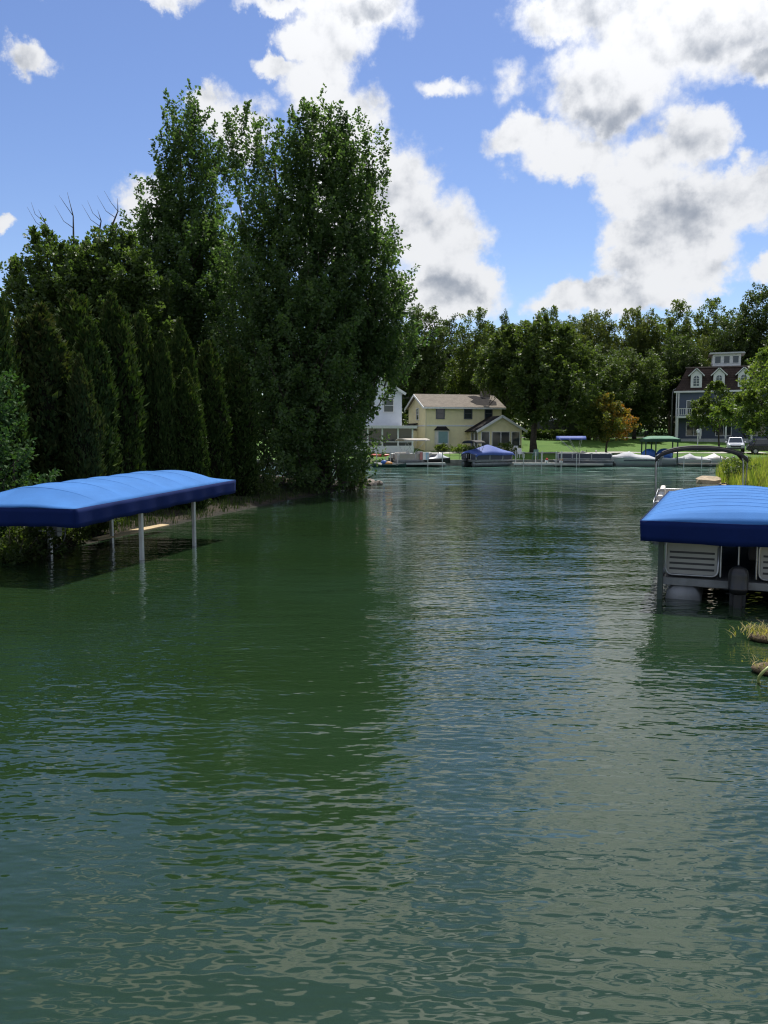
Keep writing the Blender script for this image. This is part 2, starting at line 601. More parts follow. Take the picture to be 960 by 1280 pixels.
p = N.n('ShaderNodeBsdfPrincipled', inp={'Base Color': body, 'Roughness': .03, 'IOR': 1.333, 'Specular IOR Level': 1.0,
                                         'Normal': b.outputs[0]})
o = N.n('ShaderNodeOutputMaterial')
N.link(p.outputs[0], o.inputs[0])
wm = MB()
wm.add([(-900, -60, 0), (900, -60, 0), (900, 140, 0), (-900, 140, 0)], [(0, 1, 2, 3)])
structure(wm.build('water', m))

# ------------------------------------------------------------------ vegetation
def unit(a):
    return a / np.maximum(np.linalg.norm(a, axis=-1, keepdims=True), 1e-9)


def leaf_mesh(name, P, D, Nn, L, Wd, tint, fold=0.12):
    """N small pointed leaves: base P, pointing D, facing Nn"""
    n = len(P)
    D = unit(D)
    S = unit(np.cross(D, Nn))
    F = np.cross(S, D)
    L, Wd = L[:, None], Wd[:, None]
    V = np.empty((n, 4, 3))
    V[:, 0] = P
    V[:, 1] = P + D * L * .45 + S * Wd * .5 + F * L * fold
    V[:, 2] = P + D * L
    V[:, 3] = P + D * L * .45 - S * Wd * .5 + F * L * fold
    me = bpy.data.meshes.new(name)
    me.vertices.add(n * 4)
    me.vertices.foreach_set('co', V.reshape(-1).astype(np.float32))
    me.loops.add(n * 4)
    me.loops.foreach_set('vertex_index', np.arange(n * 4, dtype=np.int32))
    me.polygons.add(n)
    me.polygons.foreach_set('loop_start', np.arange(0, n * 4, 4, dtype=np.int32))
    me.update(calc_edges=True)
    at_ = me.attributes.new('tint', 'FLOAT', 'POINT')
    at_.data.foreach_set('value', np.repeat(tint, 4).astype(np.float32))
    return me


def crown_from_shoots(rng, base, dirs, length, nleaf, spread, lsize, tint_of, droop=.25, flat=.6):
    """leaves scattered along shoots"""
    k = len(base)
    i = np.repeat(np.arange(k), nleaf)
    t = rng.random(len(i)) ** .8
    spread = np.broadcast_to(spread, (k,))[i]
    rad = spread * (1.05 - .75 * t)
    off = unit(rng.normal(size=(len(i), 3))) * (rng.random((len(i), 1)) ** .5) * rad[:, None]
    P = base[i] + dirs[i] * (length[i] * t)[:, None] + off
    out = unit(off + dirs[i] * (.25 * spread)[:, None])
    D = unit(out + rng.normal(size=(len(i), 3)) * .55 + np.array([0, 0, -droop]))
    Nn = unit(rng.normal(size=(len(i), 3)) * .75 + np.array([0, 0, flat]) + out * .3)
    L = lsize * rng.uniform(.65, 1.25, len(i))
    return P, D, Nn, L, L * rng.uniform(.6, .85, len(i)), tint_of(P, i, rng)


def lobed(ang, t, ph):
    return (.86 + .10 * np.sin(3 * ang + ph[0] + 7 * t) + .10 * np.sin(5 * ang + ph[1] - 11 * t) + .10 * np.sin(2 * ang + ph[2] + 19 * t)
            + .06 * np.sin(7 * ang + ph[3] + 31 * t))


def make_crown(seed, leaders, shoots, nleaf, spread, lsize, shoot_len, up=.9, shell=.42, tops=2.0, clump=.22, droop=.25, tintf=None, limb_every=9, density_gap=.0):
    """leaders: (x, y, z0, z1, r, profile[(t, r)...]) ; returns leaf arrays and limb lines"""
    rng = np.random.default_rng(seed)
    wts = np.array([l[4] * (l[3] - l[2]) * (l[4] ** .5) for l in leaders])
    wts = wts / wts.sum()
    B, Dr, Ln, limbs, Sp = [], [], [], [], []
    for l, w in zip(leaders, wts):
        x, y, z0, z1, r, prof = l
        n = int(shoots * w)
        pt, pr = zip(*prof)
        tt = rng.random(n * 4)
        keep = rng.random(n * 4) < np.interp(tt, pt, pr) * .9 + .1
        tt = tt[keep][:n]
        n = len(tt)
        ang = rng.random(n) * 2 * math.pi
        ph = rng.random(4) * 6.28
        rr = r * np.interp(tt, pt, pr) * lobed(ang, tt, ph)
        q = rng.random(n) ** shell
        rad = rr * q
        z = z0 + (z1 - z0) * tt - shoot_len * .35
        base = np.stack([x + rad * np.cos(ang), y + rad * np.sin(ang), z], -1)
        od = np.stack([np.cos(ang), np.sin(ang), np.zeros(n)], -1)
        d = unit(od * (.75 * q + .1)[:, None] + np.array([0, 0, up]) + rng.normal(size=(n, 3)) * .25)
        ln = shoot_len * rng.uniform(.6, 1.35, n)
        # the leaders end in long upright shoots
        spl = np.full(n, spread)
        if tops:
            nt = 11
            a2 = rng.random(nt) * 6.28
            b2 = np.stack([x + .32 * r * np.cos(a2), y + .32 * r * np.sin(a2), np.full(nt, z1 - tops * .8) - rng.random(nt) * tops * 1.5], -1)
            b2[0] = (x, y, z1 - tops)
            d2 = unit(np.stack([np.cos(a2) * .22, np.sin(a2) * .22, np.ones(nt)], -1))
            d2[0] = unit(np.array([rng.normal() * .06, rng.normal() * .06, 1]))
            base = np.vstack([base, b2])
            d = np.vstack([d, d2])
            ln = np.concatenate([ln, np.full(nt, tops)])
            spl = np.concatenate([spl, np.full(nt, spread * .60)])
            base, d, ln, spl = [np.concatenate([w_, w_[-nt:]]) for w_ in (base, d, ln, spl)]
        B.append(base)
        Dr.append(d)
        Ln.append(ln)
        Sp.append(spl)
        for k in range(0, n, limb_every):
            e = base[k]
            hz = max(z0 * .75, e[2] - rad[k] * rng.uniform(.7, 1.3) - .5)
            limbs.append(((x, y, hz), e, d[k], rad[k]))
    B, Dr, Ln, Sp = np.vstack(B), np.vstack(Dr), np.concatenate(Ln), np.concatenate(Sp)
    if density_gap > 0:
        cell = np.sin(B[:, 0] * 1.7 + seed) * np.sin(B[:, 1] * 1.9 + 2 * seed) * np.sin(B[:, 2] * 1.5 + 3 * seed)
        k = cell > -1 + density_gap
        B, Dr, Ln, Sp = B[k], Dr[k], Ln[k], Sp[k]
    st = rng.random(len(B))
    def tf(P, i, g):
        return np.clip(.5 * st[i] + .5 * g.random(len(i)), 0, 1)
    arr = crown_from_shoots(rng, B, Dr, Ln, nleaf, Sp, lsize, tintf or tf, droop)
    return arr, limbs


def wood_mesh(trunks, limbs, rng, limb_r=.05, bare=()):
    mb = MB()
    for (p0, p1, r0, r1) in trunks:
        p0, p1 = Vector(p0), Vector(p1)
        pts, rr = [], []
        for k in range(8):
            t = k / 7
            j = Vector((rng.normal() * .12, rng.normal() * .12, 0)) * (t * (1 - t) * 4)
            pts.append(p0.lerp(p1, t) + j)
            rr.append((r0 + (r1 - r0) * t) * (1.35 if k == 0 else 1))
        mb.tube(pts, rr, 9)
    for (a, b_, d, rad) in limbs:
        a, b_, d = Vector(a), Vector(b_), Vector(d)
        mid = a.lerp(b_, .55) + Vector((0, 0, -.12 * rad))
        r0 = limb_r * (.5 + .28 * rad)
        mb.tube([a, a.lerp(mid, .5), mid, b_, b_ + d * .6], [r0, r0 * .85, r0 * .65, r0 * .35, .008], 5)
    for pts, rr in bare:
        mb.tube(pts, rr, 5)
    return mb


LEAF_MAPLE = leaf_mat('maple_leaf', [(.036, .070, .026), (.056, .100, .036), (.080, .128, .048), (.108, .150, .064)], .45, tr_gain=(1.6, 1.8, .75), spec=.25)
LEAF_MAPLE_B = leaf_mat('ash_leaf', [(.045, .080, .022), (.070, .115, .034), (.105, .145, .052)], .40, tr_gain=(1.6, 1.7, .7))
LEAF_CEDAR = leaf_mat('cedar_spray', [(.018, .038, .010), (.030, .058, .014), (.050, .080, .020), (.085, .092, .030)], .20, .7, spec=.15)
LEAF_CEDAR_B = leaf_mat('cedar_spray_bronzed', [(.021, .040, .011), (.034, .058, .015), (.056, .074, .022), (.090, .080, .028)], .20, .7, spec=.15)
LEAF_SHRUB = leaf_mat('shrub_leaf', [(.028, .065, .022), (.048, .098, .034), (.070, .125, .048)], .3, .7, spec=.12)
LEAF_WOOD = leaf_mat('oak_leaf', [(.050, .085, .018), (.080, .120, .026), (.115, .150, .036)], .42, tr_gain=(1.6, 1.6, .7))
LEAF_WOOD_B = leaf_mat('dark_oak_leaf', [(.034, .060, .015), (.055, .085, .022), (.080, .110, .030)], .40, tr_gain=(1.5, 1.6, .7))
LEAF_WOOD_C = leaf_mat('olive_leaf', [(.062, .094, .022), (.092, .128, .032), (.125, .155, .044)], .42, tr_gain=(1.6, 1.5, .7))
LEAF_WILLOW = leaf_mat('elm_leaf', [(.046, .080, .018), (.070, .108, .026), (.098, .132, .038)], .42, tr_gain=(1.5, 1.5, .7))
LEAF_TURN = leaf_mat('turning_leaf', [(.085, .13, .025), (.15, .155, .030), (.30, .19, .035), (.44, .20, .035)], .45, tr_gain=(1.6, 1.3, .6))
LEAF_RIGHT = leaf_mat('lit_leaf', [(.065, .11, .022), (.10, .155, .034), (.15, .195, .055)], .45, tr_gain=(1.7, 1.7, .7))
BARK = mat('bark', (.085, .068, .052), .95, .3, 3, .03, 14)
BARK_D = mat('dead_wood', (.11, .09, .075), .95, .3, 3, .02, 14)
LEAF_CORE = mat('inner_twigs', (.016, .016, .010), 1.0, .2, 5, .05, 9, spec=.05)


def tree(name, label, cat, loc, arr, wood, leafmat, group=None, rz=0.0, scale=None):
    t = thing(name, label, cat, loc, rz, group)
    if scale:
        t.scale = scale
    me = leaf_mesh('crown', *arr)
    me.materials.append(leafmat)
    c = bpy.data.objects.new('crown', me)
    COL.objects.link(c)
    c.parent = t
    c['kind'] = 'stuff'
    wood.build('trunk', BARK, t, smooth=True)
    return t


MAPLE_P = [(0, .55), (.12, .85), (.35, 1), (.6, .86), (.78, .50), (.90, .20), (1, .04)]
CONE_P = [(0, .7), (.15, 1), (.45, .80), (.72, .42), (.88, .16), (1, .03)]
ROUND_P = [(0, .35), (.15, .75), (.4, 1), (.65, .95), (.85, .65), (1, .2)]
OVAL_P = [(0, .45), (.2, .85), (.45, 1), (.7, .86), (.9, .45), (1, .15)]
SKIRT_P = [(0, .8), (.2, 1), (.6, .92), (.85, .6), (1, .3)]

# --- the two tall maples on the point
BX, BY = gx(395, 45), 45.0
bz = gz(BX, BY)
def rel(px, py, Y, X0, Y0, z0):
    p_ = at(px, py, Y)
    return p_.x - X0, Y - Y0, p_.z - z0
def leader(px, py, Y, z0, r, prof, X0, Y0, zb):
    x, y, z = rel(px, py, Y, X0, Y0, zb)
    return (x, y, z0, z - .7, r, prof)
LB = [
    leader(390, 106, 45, 3.0, 3.5, MAPLE_P, BX, BY, bz), leader(404, 116, 44.4, 6.0, 2.9, MAPLE_P, BX, BY, bz),
    leader(290, 119, 46, 8.0, 1.1, CONE_P, BX, BY, bz), leader(320, 138, 45, 4.0, 1.9, MAPLE_P, BX, BY, bz),
    leader(352, 130, 44, 4.0, 2.9, MAPLE_P, BX, BY, bz), leader(434, 140, 45, 4.0, 2.7, MAPLE_P, BX, BY, bz),
    leader(458, 150, 45.5, 5.0, 2.1, CONE_P, BX, BY, bz), leader(466, 262, 44.5, 6.2, 2.1, OVAL_P, BX, BY, bz),
    leader(480, 330, 44.6, 6.4, 1.5, OVAL_P, BX, BY, bz), leader(500, 352, 45, 7.4, 1.1, OVAL_P, BX, BY, bz), leader(424, 330, 43.5, .2, 1.9, SKIRT_P, BX, BY, bz),
    leader(380, 330, 42, .3, 3.2, SKIRT_P, BX, BY, bz), leader(325, 350, 42.5, .4, 3.0, SKIRT_P, BX, BY, bz),
    leader(408, 420, 42.0, .1, 2.0, SKIRT_P, BX, BY, bz), leader(340, 440, 40.5, .1, 2.2, SKIRT_P, BX, BY, bz),
    leader(446, 430, 45.5, .0, .9, SKIRT_P, BX, BY, bz),
]
arr, limbs = make_crown(11, LB, 2700, 56, .40, .18, 1.3, up=.9, shell=.45, tops=2.5, droop=.35, density_gap=.22)
rg = np.random.default_rng(5)
wood = wood_mesh([((0, 0, -.3), (-.2, .3, 19), .42, .06), ((-.5, .2, -.3), (-2.2, .6, 18), .30, .05), ((.5, -.2, -.3), (1.8, 0, 17), .28, .05),
                  ((-.8, .3, -.2), (-4.3, 1, 16), .22, .05)], limbs, rg, .05)
tree('maple_tree', 'tall dense silver maple on the point, its boughs hanging to the water', 'tree', (BX, BY, bz), arr, wood, LEAF_MAPLE, 'tall maples on the left bank')

AX, AY = gx(235, 51), 51.0
azb = gz(AX, AY)
LA = [
    leader(218, 108, 51, 5, 2.5, CONE_P, AX, AY, azb), leader(238, 106, 50.5, 4, 3.4, CONE_P, AX, AY, azb), leader(256, 150, 51, 7, 1.4, CONE_P, AX, AY, azb),
    leader(200, 190, 51, 4, 2.8, CONE_P, AX, AY, azb), leader(262, 222, 50, 3, 1.9, CONE_P, AX, AY, azb), leader(180, 250, 51, 3, 2.4, OVAL_P, AX, AY, azb),
    leader(240, 260, 49, 3, 3.4, OVAL_P, AX, AY, azb), leader(300, 290, 49, 2, 2.6, OVAL_P, AX, AY, azb), leader(175, 330, 49, 2, 2.4, OVAL_P, AX, AY, azb),
]
arr, limbs = make_crown(23, LA, 1900, 56, .40, .19, 1.3, up=.7, shell=.45, tops=2.7, droop=.3, density_gap=.24)
wood = wood_mesh([((0, 0, -.3), (0, .2, 21), .42, .06), ((-.4, .1, -.3), (-1.6, .3, 17), .25, .05), ((.5, 0, -.3), (2.2, -.2, 16), .25, .05)], limbs, rg, .05)
tree('maple_tree', 'tall pointed silver maple rising behind the cedar hedge', 'tree', (AX, AY, azb), arr, wood, LEAF_MAPLE, 'tall maples on the left bank')

# --- lower bushy trees behind the hedge at the left
def bare_twigs(specs, X0, Y0, z0):
    out = []
    for (px, y0, y1, Y, lean) in specs:
        a_ = at(px, y0, Y)
        b_ = at(px + lean, y1, Y)
        o0 = Vector((X0, Y0, z0))
        a_, b_ = a_ - o0, b_ - o0
        mid = a_.lerp(b_, .5) + Vector((.15, 0, 0))
        out.append(([a_ - Vector((0, 0, 3)), a_, mid, b_], [.07, .055, .03, .006]))
        out.append(([mid, mid.lerp(b_, .5) + Vector((-.35, 0, .1)), mid + Vector((-.75, .1, 1.1))], [.02, .013, .005]))
        out.append(([a_.lerp(mid, .5), a_.lerp(mid, .5) + Vector((-.5, 0, .35)), a_.lerp(mid, .5) + Vector((-1.0, .1, 1.2))], [.022, .014, .005]))
    return out
def ash(seed, px, Y, LP, label, twigs):
    X = gx(px, Y)
    zb = gz(X, Y)
    L_ = [leader(a_, b_, y_, z_, r_, p_, X, Y, zb) for (a_, b_, y_, z_, r_, p_) in LP]
    arr, limbs = make_crown(seed, L_, 900, 46, .42, .22, 1.0, up=1.0, shell=.5, tops=.9, droop=.1, density_gap=.25)
    wood = wood_mesh([((0, 0, -.3), (0, 0, 11), .3, .06), ((.2, 0, -.3), (1.4, .2, 10.5), .18, .05)], limbs, rg, .045, bare_twigs(twigs, X, Y, zb))
    return tree('ash_tree', label, 'tree', (X, Y, zb), arr, wood, LEAF_MAPLE_B, 'bushy trees behind the cedar hedge')
ash(31, 70, 44, [(65, 276, 44, 4, 2.3, OVAL_P), (36, 306, 44, 3, 2.0, OVAL_P), (95, 300, 43.5, 3, 2.4, OVAL_P), (45, 370, 43, 2, 2.0, ROUND_P), (28, 410, 43.5, 1.5, 1.5, ROUND_P)],
    'bushy tree with bare dead twigs above its crown, far left against the sky', [(92, 300, 240, 44, -8), (58, 295, 262, 44, -10)])
ash(37, 135, 45, [(120, 292, 45, 4, 2.3, OVAL_P), (140, 272, 45, 4, 2.5, OVAL_P), (165, 300, 44.5, 3, 2.2, OVAL_P), (130, 350, 44, 2, 2.6, ROUND_P), (172, 360, 44, 2, 2.2, ROUND_P)],
    'bushy tree with thin bare twigs, between the pointed maple and the far left tree', [(124, 290, 262, 45, -2), (141, 280, 248, 45, 6)])

# --- cedar hedge
def cedar_mesh(seed, h, r, n, lean=0.0):
    """upright cedar: a body of flame-shaped lobes covered with small upright sprays"""
    g = np.random.default_rng(seed)
    lobes = [(0, 0, 0, h, r)]
    for k in range(17):
        a_ = g.random() * 6.28
        zz0 = g.uniform(-.05, .66) * h
        q_ = r * g.uniform(.42, .66) * (1 if zz0 < .5 * h else .62)
        lobes.append((q_ * math.cos(a_), q_ * math.sin(a_), max(0, zz0), min(zz0 + g.uniform(.24, .46) * h, h * g.uniform(.90, .99)), r * g.uniform(.30, .55)))
    pt, pr = zip(*[(0, .8), (.15, 1), (.45, .92), (.7, .66), (.88, .32), (1, .03)])
    P, D, Nn = [], [], []
    core = MB()
    for i, (x, y, z0, z1, rr) in enumerate(lobes):
        k = int(n * (.30 if i == 0 else .70 / 17))
        t = g.random(k)
        a_ = g.random(k) * 6.28
        q = rr * np.interp(t, pt, pr) * (.84 + .24 * g.random(k)) * (1 + .10 * np.sin(4 * a_ + 9 * t + i) + .06 * np.sin(9 * a_ + 25 * t))
        od = np.stack([np.cos(a_), np.sin(a_), np.zeros(k)], -1)
        P.append(np.stack([x + q * np.cos(a_) , y + q * np.sin(a_), z0 + (z1 - z0) * t], -1))
        D.append(unit(od * .55 + np.array([0, 0, 1.0]) + g.normal(size=(k, 3)) * .42))
        Nn.append(unit(od + g.normal(size=(k, 3)) * .5))
        zs = np.linspace(0, 1, 9)
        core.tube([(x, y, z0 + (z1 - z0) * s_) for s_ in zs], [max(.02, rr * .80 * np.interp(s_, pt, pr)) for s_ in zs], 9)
    P, D, Nn = map(np.vstack, (P, D, Nn))
    L = g.uniform(.08, .30, len(P)) * (.75 + .5 * (np.sin(P[:, 0] * 7 + P[:, 2] * 3) * np.sin(P[:, 1] * 7 - P[:, 2] * 4) > .1))
    tint = np.clip(g.random(len(P)) * .75 + .25 * (P[:, 2] / h) ** 3, 0, 1)
    return (P, D, Nn, L, L * g.uniform(.28, .5, len(P)), tint), core


CEDAR_CACHE = {}
def cedar(kind, px, Y, ytop, width, label, m_=LEAF_CEDAR, rz=0.0):
    X = gx(px, Y)
    zb = gz(X, Y) - .05
    h = at(px, ytop, Y).z - zb
    r = width / 2 / FOCAL * Y
    if kind not in CEDAR_CACHE:
        arr, core = cedar_mesh(100 + kind, 7.0, .95, 26000)
        me = leaf_mesh('crown', *arr)
        mc = core.build('core_probe', LEAF_CORE, None, smooth=True)
        CEDAR_CACHE[kind] = (me, mc.data)
        bpy.data.objects.remove(mc)
        tb = MB().tube([(0, 0, -.2), (0, 0, .5), (.02, 0, 2.0)], [.14, .11, .08], 8)
        CEDAR_CACHE[kind] += (tb,)
    me, mc, tb = CEDAR_CACHE[kind]
    t = thing('cedar_tree', label, 'tree', (X, Y, zb), rz, 'upright cedars of the hedge on the left bank')
    t.scale = (r / .95, r / .95, h / 7.0)
    key = (kind, m_.name)
    if key not in CEDAR_CACHE:
        mm = me.copy()
        mm.materials.clear()
        mm.materials.append(m_)
        CEDAR_CACHE[key] = mm
    c = bpy.data.objects.new('crown', CEDAR_CACHE[key])
    COL.objects.link(c)
    c.parent = t
    c['kind'] = 'stuff'
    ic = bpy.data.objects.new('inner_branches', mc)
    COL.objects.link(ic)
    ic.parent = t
    tb.build('trunk', BARK, t, smooth=True)
    return t


cedar(0, 0, 21, 352, 66, 'dark upright cedar cut by the left edge of the picture')
cedar(1, 62, 23.5, 383, 82, 'broad cedar with bronze tips, second from the left edge', LEAF_CEDAR_B, 1.0)
cedar(2, 100, 26.5, 368, 74, 'tall cedar with several pointed tops behind the bronze-tipped cedars', rz=2.0)
cedar(3, 106, 23.0, 446, 44, 'short narrow cedar with a bronze tip in front of the taller cedars', LEAF_CEDAR_B, .5)
cedar(0, 118, 24.6, 400, 58, 'cedar with a sunlit right flank beside the short bronze-tipped one', rz=3.3)
cedar(1, 147, 27.5, 370, 64, 'tall cedar with a pointed top between two groups of cedars', rz=4.4)
cedar(2, 183, 29.5, 395, 42, 'slim cedar just right of the tall pointed cedar', rz=5.0)
cedar(3, 207, 29.5, 417, 36, 'narrow cedar with a bright right edge, fourth from the maple', rz=2.6)
cedar(0, 230, 32, 400, 46, 'cedar standing tallest of those nearest the maple', rz=1.3)
cedar(1, 236, 30, 462, 44, 'short cedar in front, its tip catching the sun', rz=.2)
cedar(2, 264, 34, 428, 46, 'shaded cedar second from the maple in the dark of the hedge', rz=3.7)
cedar(3, 296, 36.5, 436, 50, 'shaded cedar closest to the big maple', rz=4.1)

def shrub(name, label, X, Y, h, r, n, leafmat, seed, lsz=.09, group=None, prof=ROUND_P, cat='shrub'):
    zb = gz(X, Y) - .03
    g = np.random.default_rng(seed)
    L_ = [(0, 0, .1, h, r, prof)] + [(r * .55 * math.cos(a_), r * .55 * math.sin(a_), .1, h * g.uniform(.6, .92), r * .55, prof) for a_ in g.random(5) * 6.28]
    arr, limbs = make_crown(seed, L_, max(40, n // 40), 40, r * .16 + .08, lsz, h * .14, up=.7, shell=.4, tops=0, droop=.1, limb_every=7)
    wood = wood_mesh([((0, 0, -.15), (.05, 0, h * .6), .05, .015), ((.1, .05, -.15), (.3 * r, .1, h * .5), .04, .012)], limbs, g, .02)
    return tree(name, label, cat, (X, Y, zb), arr, wood, leafmat, group)


shrub('shrub', 'leafy green shrub cut by the left edge, behind the blue boat canopy', gx(2, 20), 20.0, 4.3, 1.05, 12000, LEAF_SHRUB, 61, .10, prof=CONE_P)
LEAF_UNDER = LEAF_WOOD_B
for k, (px, Y, h, r, lb) in enumerate([  # the first three are added to darken the bank under the canopy
        (30, 18.6, .95, .8, 'low dark shrub added to darken the bank behind the winch wheel of the left boat lift'),
        (78, 20.6, .9, .75, 'low dark shrub added to darken the bank behind the middle of the left canopy'),
        (112, 22.6, .85, .7, 'low dark shrub added to darken the bank just left of the tan sand strip'),
        (150, 26.2, 1.1, .9, 'low dark shrub under the cedars above the far end of the blue canopy'),
        (240, 31.0, 1.2, .9, 'low shrub in deep shade at the foot of the hedge, right of the canopy'),
        (318, 37.0, 1.6, 1.2, 'shaded shrub under the maple boughs nearest the hedge'),
        (440, 45.4, 1.3, .9, 'small shrub overhanging the water at the tip of the point')]):
    shrub('bank_shrub', lb, gx(px, Y), Y, h, r, 3600, LEAF_UNDER, 70 + k, .09, 'shrubs along the left bank')

# --- far trees
WOODS = {}
def wood_variant(kind, seed, h, r, prof, leafmat, n=600, lsz=.33, gap=.08):
    g = np.random.default_rng(seed)
    L_ = [(0, 0, h * .16, h, r, prof)]
    for k in range(6):
        a_ = g.random() * 6.28
        q = r * g.uniform(.35, .62)
        L_.append((q * math.cos(a_), q * math.sin(a_), h * g.uniform(.12, .4), h * g.uniform(.6, .96), r * g.uniform(.4, .62), prof))
    arr, limbs = make_crown(seed, L_, n, 56, .80, lsz, 1.2, up=.5, shell=.42, tops=0, droop=.3, density_gap=gap, limb_every=8)
    wood = wood_mesh([((0, 0, -.6), (.1, 0, h * .8), .34, .07)], limbs, g, .06)
    me = leaf_mesh('crown', *arr)
    me.materials.append(leafmat)
    w_ = wood.build('trunk', BARK, None, smooth=True)
    WOODS[kind] = (me, w_.data, h, r)
    bpy.data.objects.remove(w_)
wood_variant('oak', 201, 20, 5.2, ROUND_P, LEAF_WOOD)
wood_variant('dark', 202, 21, 5.0, ROUND_P, LEAF_WOOD_B)
wood_variant('olive', 203, 19, 5.4, ROUND_P, LEAF_WOOD_C)
wood_variant('elm', 204, 18, 5.6, ROUND_P, LEAF_WILLOW)
wood_variant('tall', 205, 22, 4.4, CONE_P, LEAF_WOOD_B)


def far_tree(kind, px, Y, ytop, width, label, name='oak_tree', rz=0.0):
    me, wd, h0, r0 = WOODS[kind]
    X = gx(px, Y)
    zb = gz(X, Y)
    h = at(px, ytop, Y).z - zb
    r = width / 2 / FOCAL * Y
    t = thing(name, label, 'tree', (X, Y, zb), rz, 'trees of the wood beyond the far shore')
    t.scale = (r / r0, r / r0, h / h0)
    for nm, d in (('crown', me), ('trunk', wd)):
        c = bpy.data.objects.new(nm, d)
        COL.objects.link(c)
        c.parent = t
        if nm == 'crown':
            c['kind'] = 'stuff'
    return t


FARW = [
    # kind, px, Y, top, width, label
    ('dark', 470, 122, 402, 70, 'dark tree behind the pale house at the left end of the far wood'),
    ('dark', 530, 118, 384, 72, 'dark round-topped tree behind the left half of the yellow house'),
    ('oak', 592, 124, 386, 66, 'full green tree behind the right half of the yellow house'),
    ('tall', 560, 134, 396, 60, 'dark tree showing between two crowns behind the yellow house roof'),
    ('tall', 628, 138, 390, 34, 'thin pointed tree top beside the gap of blue sky'),
    ('elm', 742, 112, 432, 84, 'bright green low-crowned tree right of the big shore tree'),
    ('elm', 790, 116, 436, 80, 'green tree above the orange-tinged tree'),
    ('oak', 684, 132, 384, 62, 'tree with an open top just right of the blue sky gap'),
    ('olive', 740, 134, 388, 74, 'olive green tree in the middle of the ridge of the wood'),
    ('olive', 790, 138, 384, 70, 'olive tree right of centre along the ridge of the wood'),
    ('oak', 836, 136, 378, 76, 'round tree on the ridge straight above the street lamp'),
    ('dark', 842, 120, 420, 66, 'dark tree behind the street lamp left of the mansard house'),
    ('oak', 885, 138, 374, 70, 'tree on the ridge above the white cupola'),
    ('dark', 905, 130, 392, 58, 'dark tree directly behind the white cupola'),
    ('dark', 945, 132, 357, 76, 'tallest tree of the wood at the right edge'),
    ('tall', 985, 136, 372, 60, 'tree half cut by the right edge behind the mansard house'),
    ('olive', 868, 128, 420, 40, 'small olive tree left of the mansard roof'),
    ('oak', 655, 146, 402, 70, 'distant tree filling the wood behind the big shore tree'),
    ('dark', 810, 150, 400, 90, 'distant dark tree deep in the wood above the orange-tinged tree'),
    ('dark', 720, 152, 398, 90, 'distant dark tree deep in the wood near its middle'),
    ('oak', 500, 140, 408, 80, 'distant tree seen past the right edge of the maple'),
    ('elm', 440, 130, 420, 80, 'tree mostly hidden behind the big maple'),
    ('dark', 610, 152, 410, 90, 'distant tree closing the wood behind the chimney'),
    ('elm', 630, 108, 436, 54, 'green tree overhanging the right end of the yellow house roof'),
    ('dark', 965, 122, 420, 60, 'dark tree beside the mansard house at the right edge'),
]
for k, (kd, px, Y, top, wd, lb) in enumerate(FARW):
    far_tree(kd, px, Y, top, wd, lb, rz=k * 1.37)
# undergrowth that closes the wood near the ground, one mass
g = np.random.default_rng(77)
bX, bY = g.uniform(-32, 78, 1500), g.uniform(124, 165, 1500)
B_ = np.stack([bX, bY, ground_z(bX, bY) + g.random(1500) ** 1.5 * 6.0], -1)
Dd = unit(g.normal(size=(len(B_), 3)) * .5 + np.array([0, 0, 1]))
arr = crown_from_shoots(g, B_, Dd, np.full(len(B_), 1.5), 26, 1.0, .5, lambda P, i, q: q.random(len(i)), .2)
me = leaf_mesh('undergrowth', *arr)
me.materials.append(LEAF_WOOD_B)
u = bpy.data.objects.new('undergrowth', me)
COL.objects.link(u)
structure(u, 'stuff')
tag(u, 'dark undergrowth filling the foot of the far wood', 'undergrowth')

# big tree by the far shore, behind the docks
def shore_tree(name, label, px, Y, LP, seed, shoots, nleaf, lsz, leafmat, trunk_r, trunk_h, gap=.25, slen=1.0, spread=.55, tops=.8, tintf=None, droop=.3, limb_every=9):
    X = gx(px, Y)
    zb = gz(X, Y)
    L_ = [leader(a_, b_, y_, at(a_, zb_, y_).z - zb, w_ / 2 / FOCAL * Y, p_, X, Y, zb) for (a_, b_, zb_, y_, w_, p_) in LP]
    arr, limbs = make_crown(seed, L_, shoots, nleaf, spread, lsz, slen, up=.5, shell=.42, tops=tops, droop=droop, density_gap=gap, limb_every=limb_every, tintf=tintf)
    wood = wood_mesh([((0, 0, -.4), (0, 0, trunk_h), trunk_r, trunk_r * .25)], limbs, np.random.default_rng(seed), .045)
    return tree(name, label, 'tree', (X, Y, zb), arr, wood, leafmat)
shore_tree('elm_tree', 'big spreading green tree with a dark trunk right of the yellow house', 666, 96,
           [(672, 390, 515, 96, 90, OVAL_P), (632, 408, 492, 98, 70, ROUND_P), (700, 404, 515, 96, 84, ROUND_P), (612, 436, 488, 99, 46, ROUND_P),
            (724, 440, 520, 95, 50, ROUND_P), (664, 430, 525, 94, 52, ROUND_P), (695, 440, 528, 93, 76, ROUND_P), (640, 402, 490, 98, 56, OVAL_P)],
           301, 900, 46, .36, LEAF_WILLOW, .42, 12)
def turn_tint(P, i, q):
    s = P[:, 0] * .16 + (P[:, 2] - 4) * .04 + .30 * np.sin(P[:, 0] * 1.4 + P[:, 2] * 1.1) * np.sin(P[:, 1] * 1.7)
    return np.clip(.20 + s + q.normal(size=len(i)) * .2, 0, 1)
shore_tree('turning_tree', 'small round tree turning orange, on the lawn by the docks', 757, 93,
           [(757, 487, 546, 93, 46, OVAL_P), (740, 500, 545, 93, 34, ROUND_P), (776, 500, 545, 93, 34, ROUND_P), (757, 505, 548, 92, 50, ROUND_P)],
           302, 360, 40, .24, LEAF_TURN, .13, 4.5, .2, .7, .36, .5, turn_tint, limb_every=6)
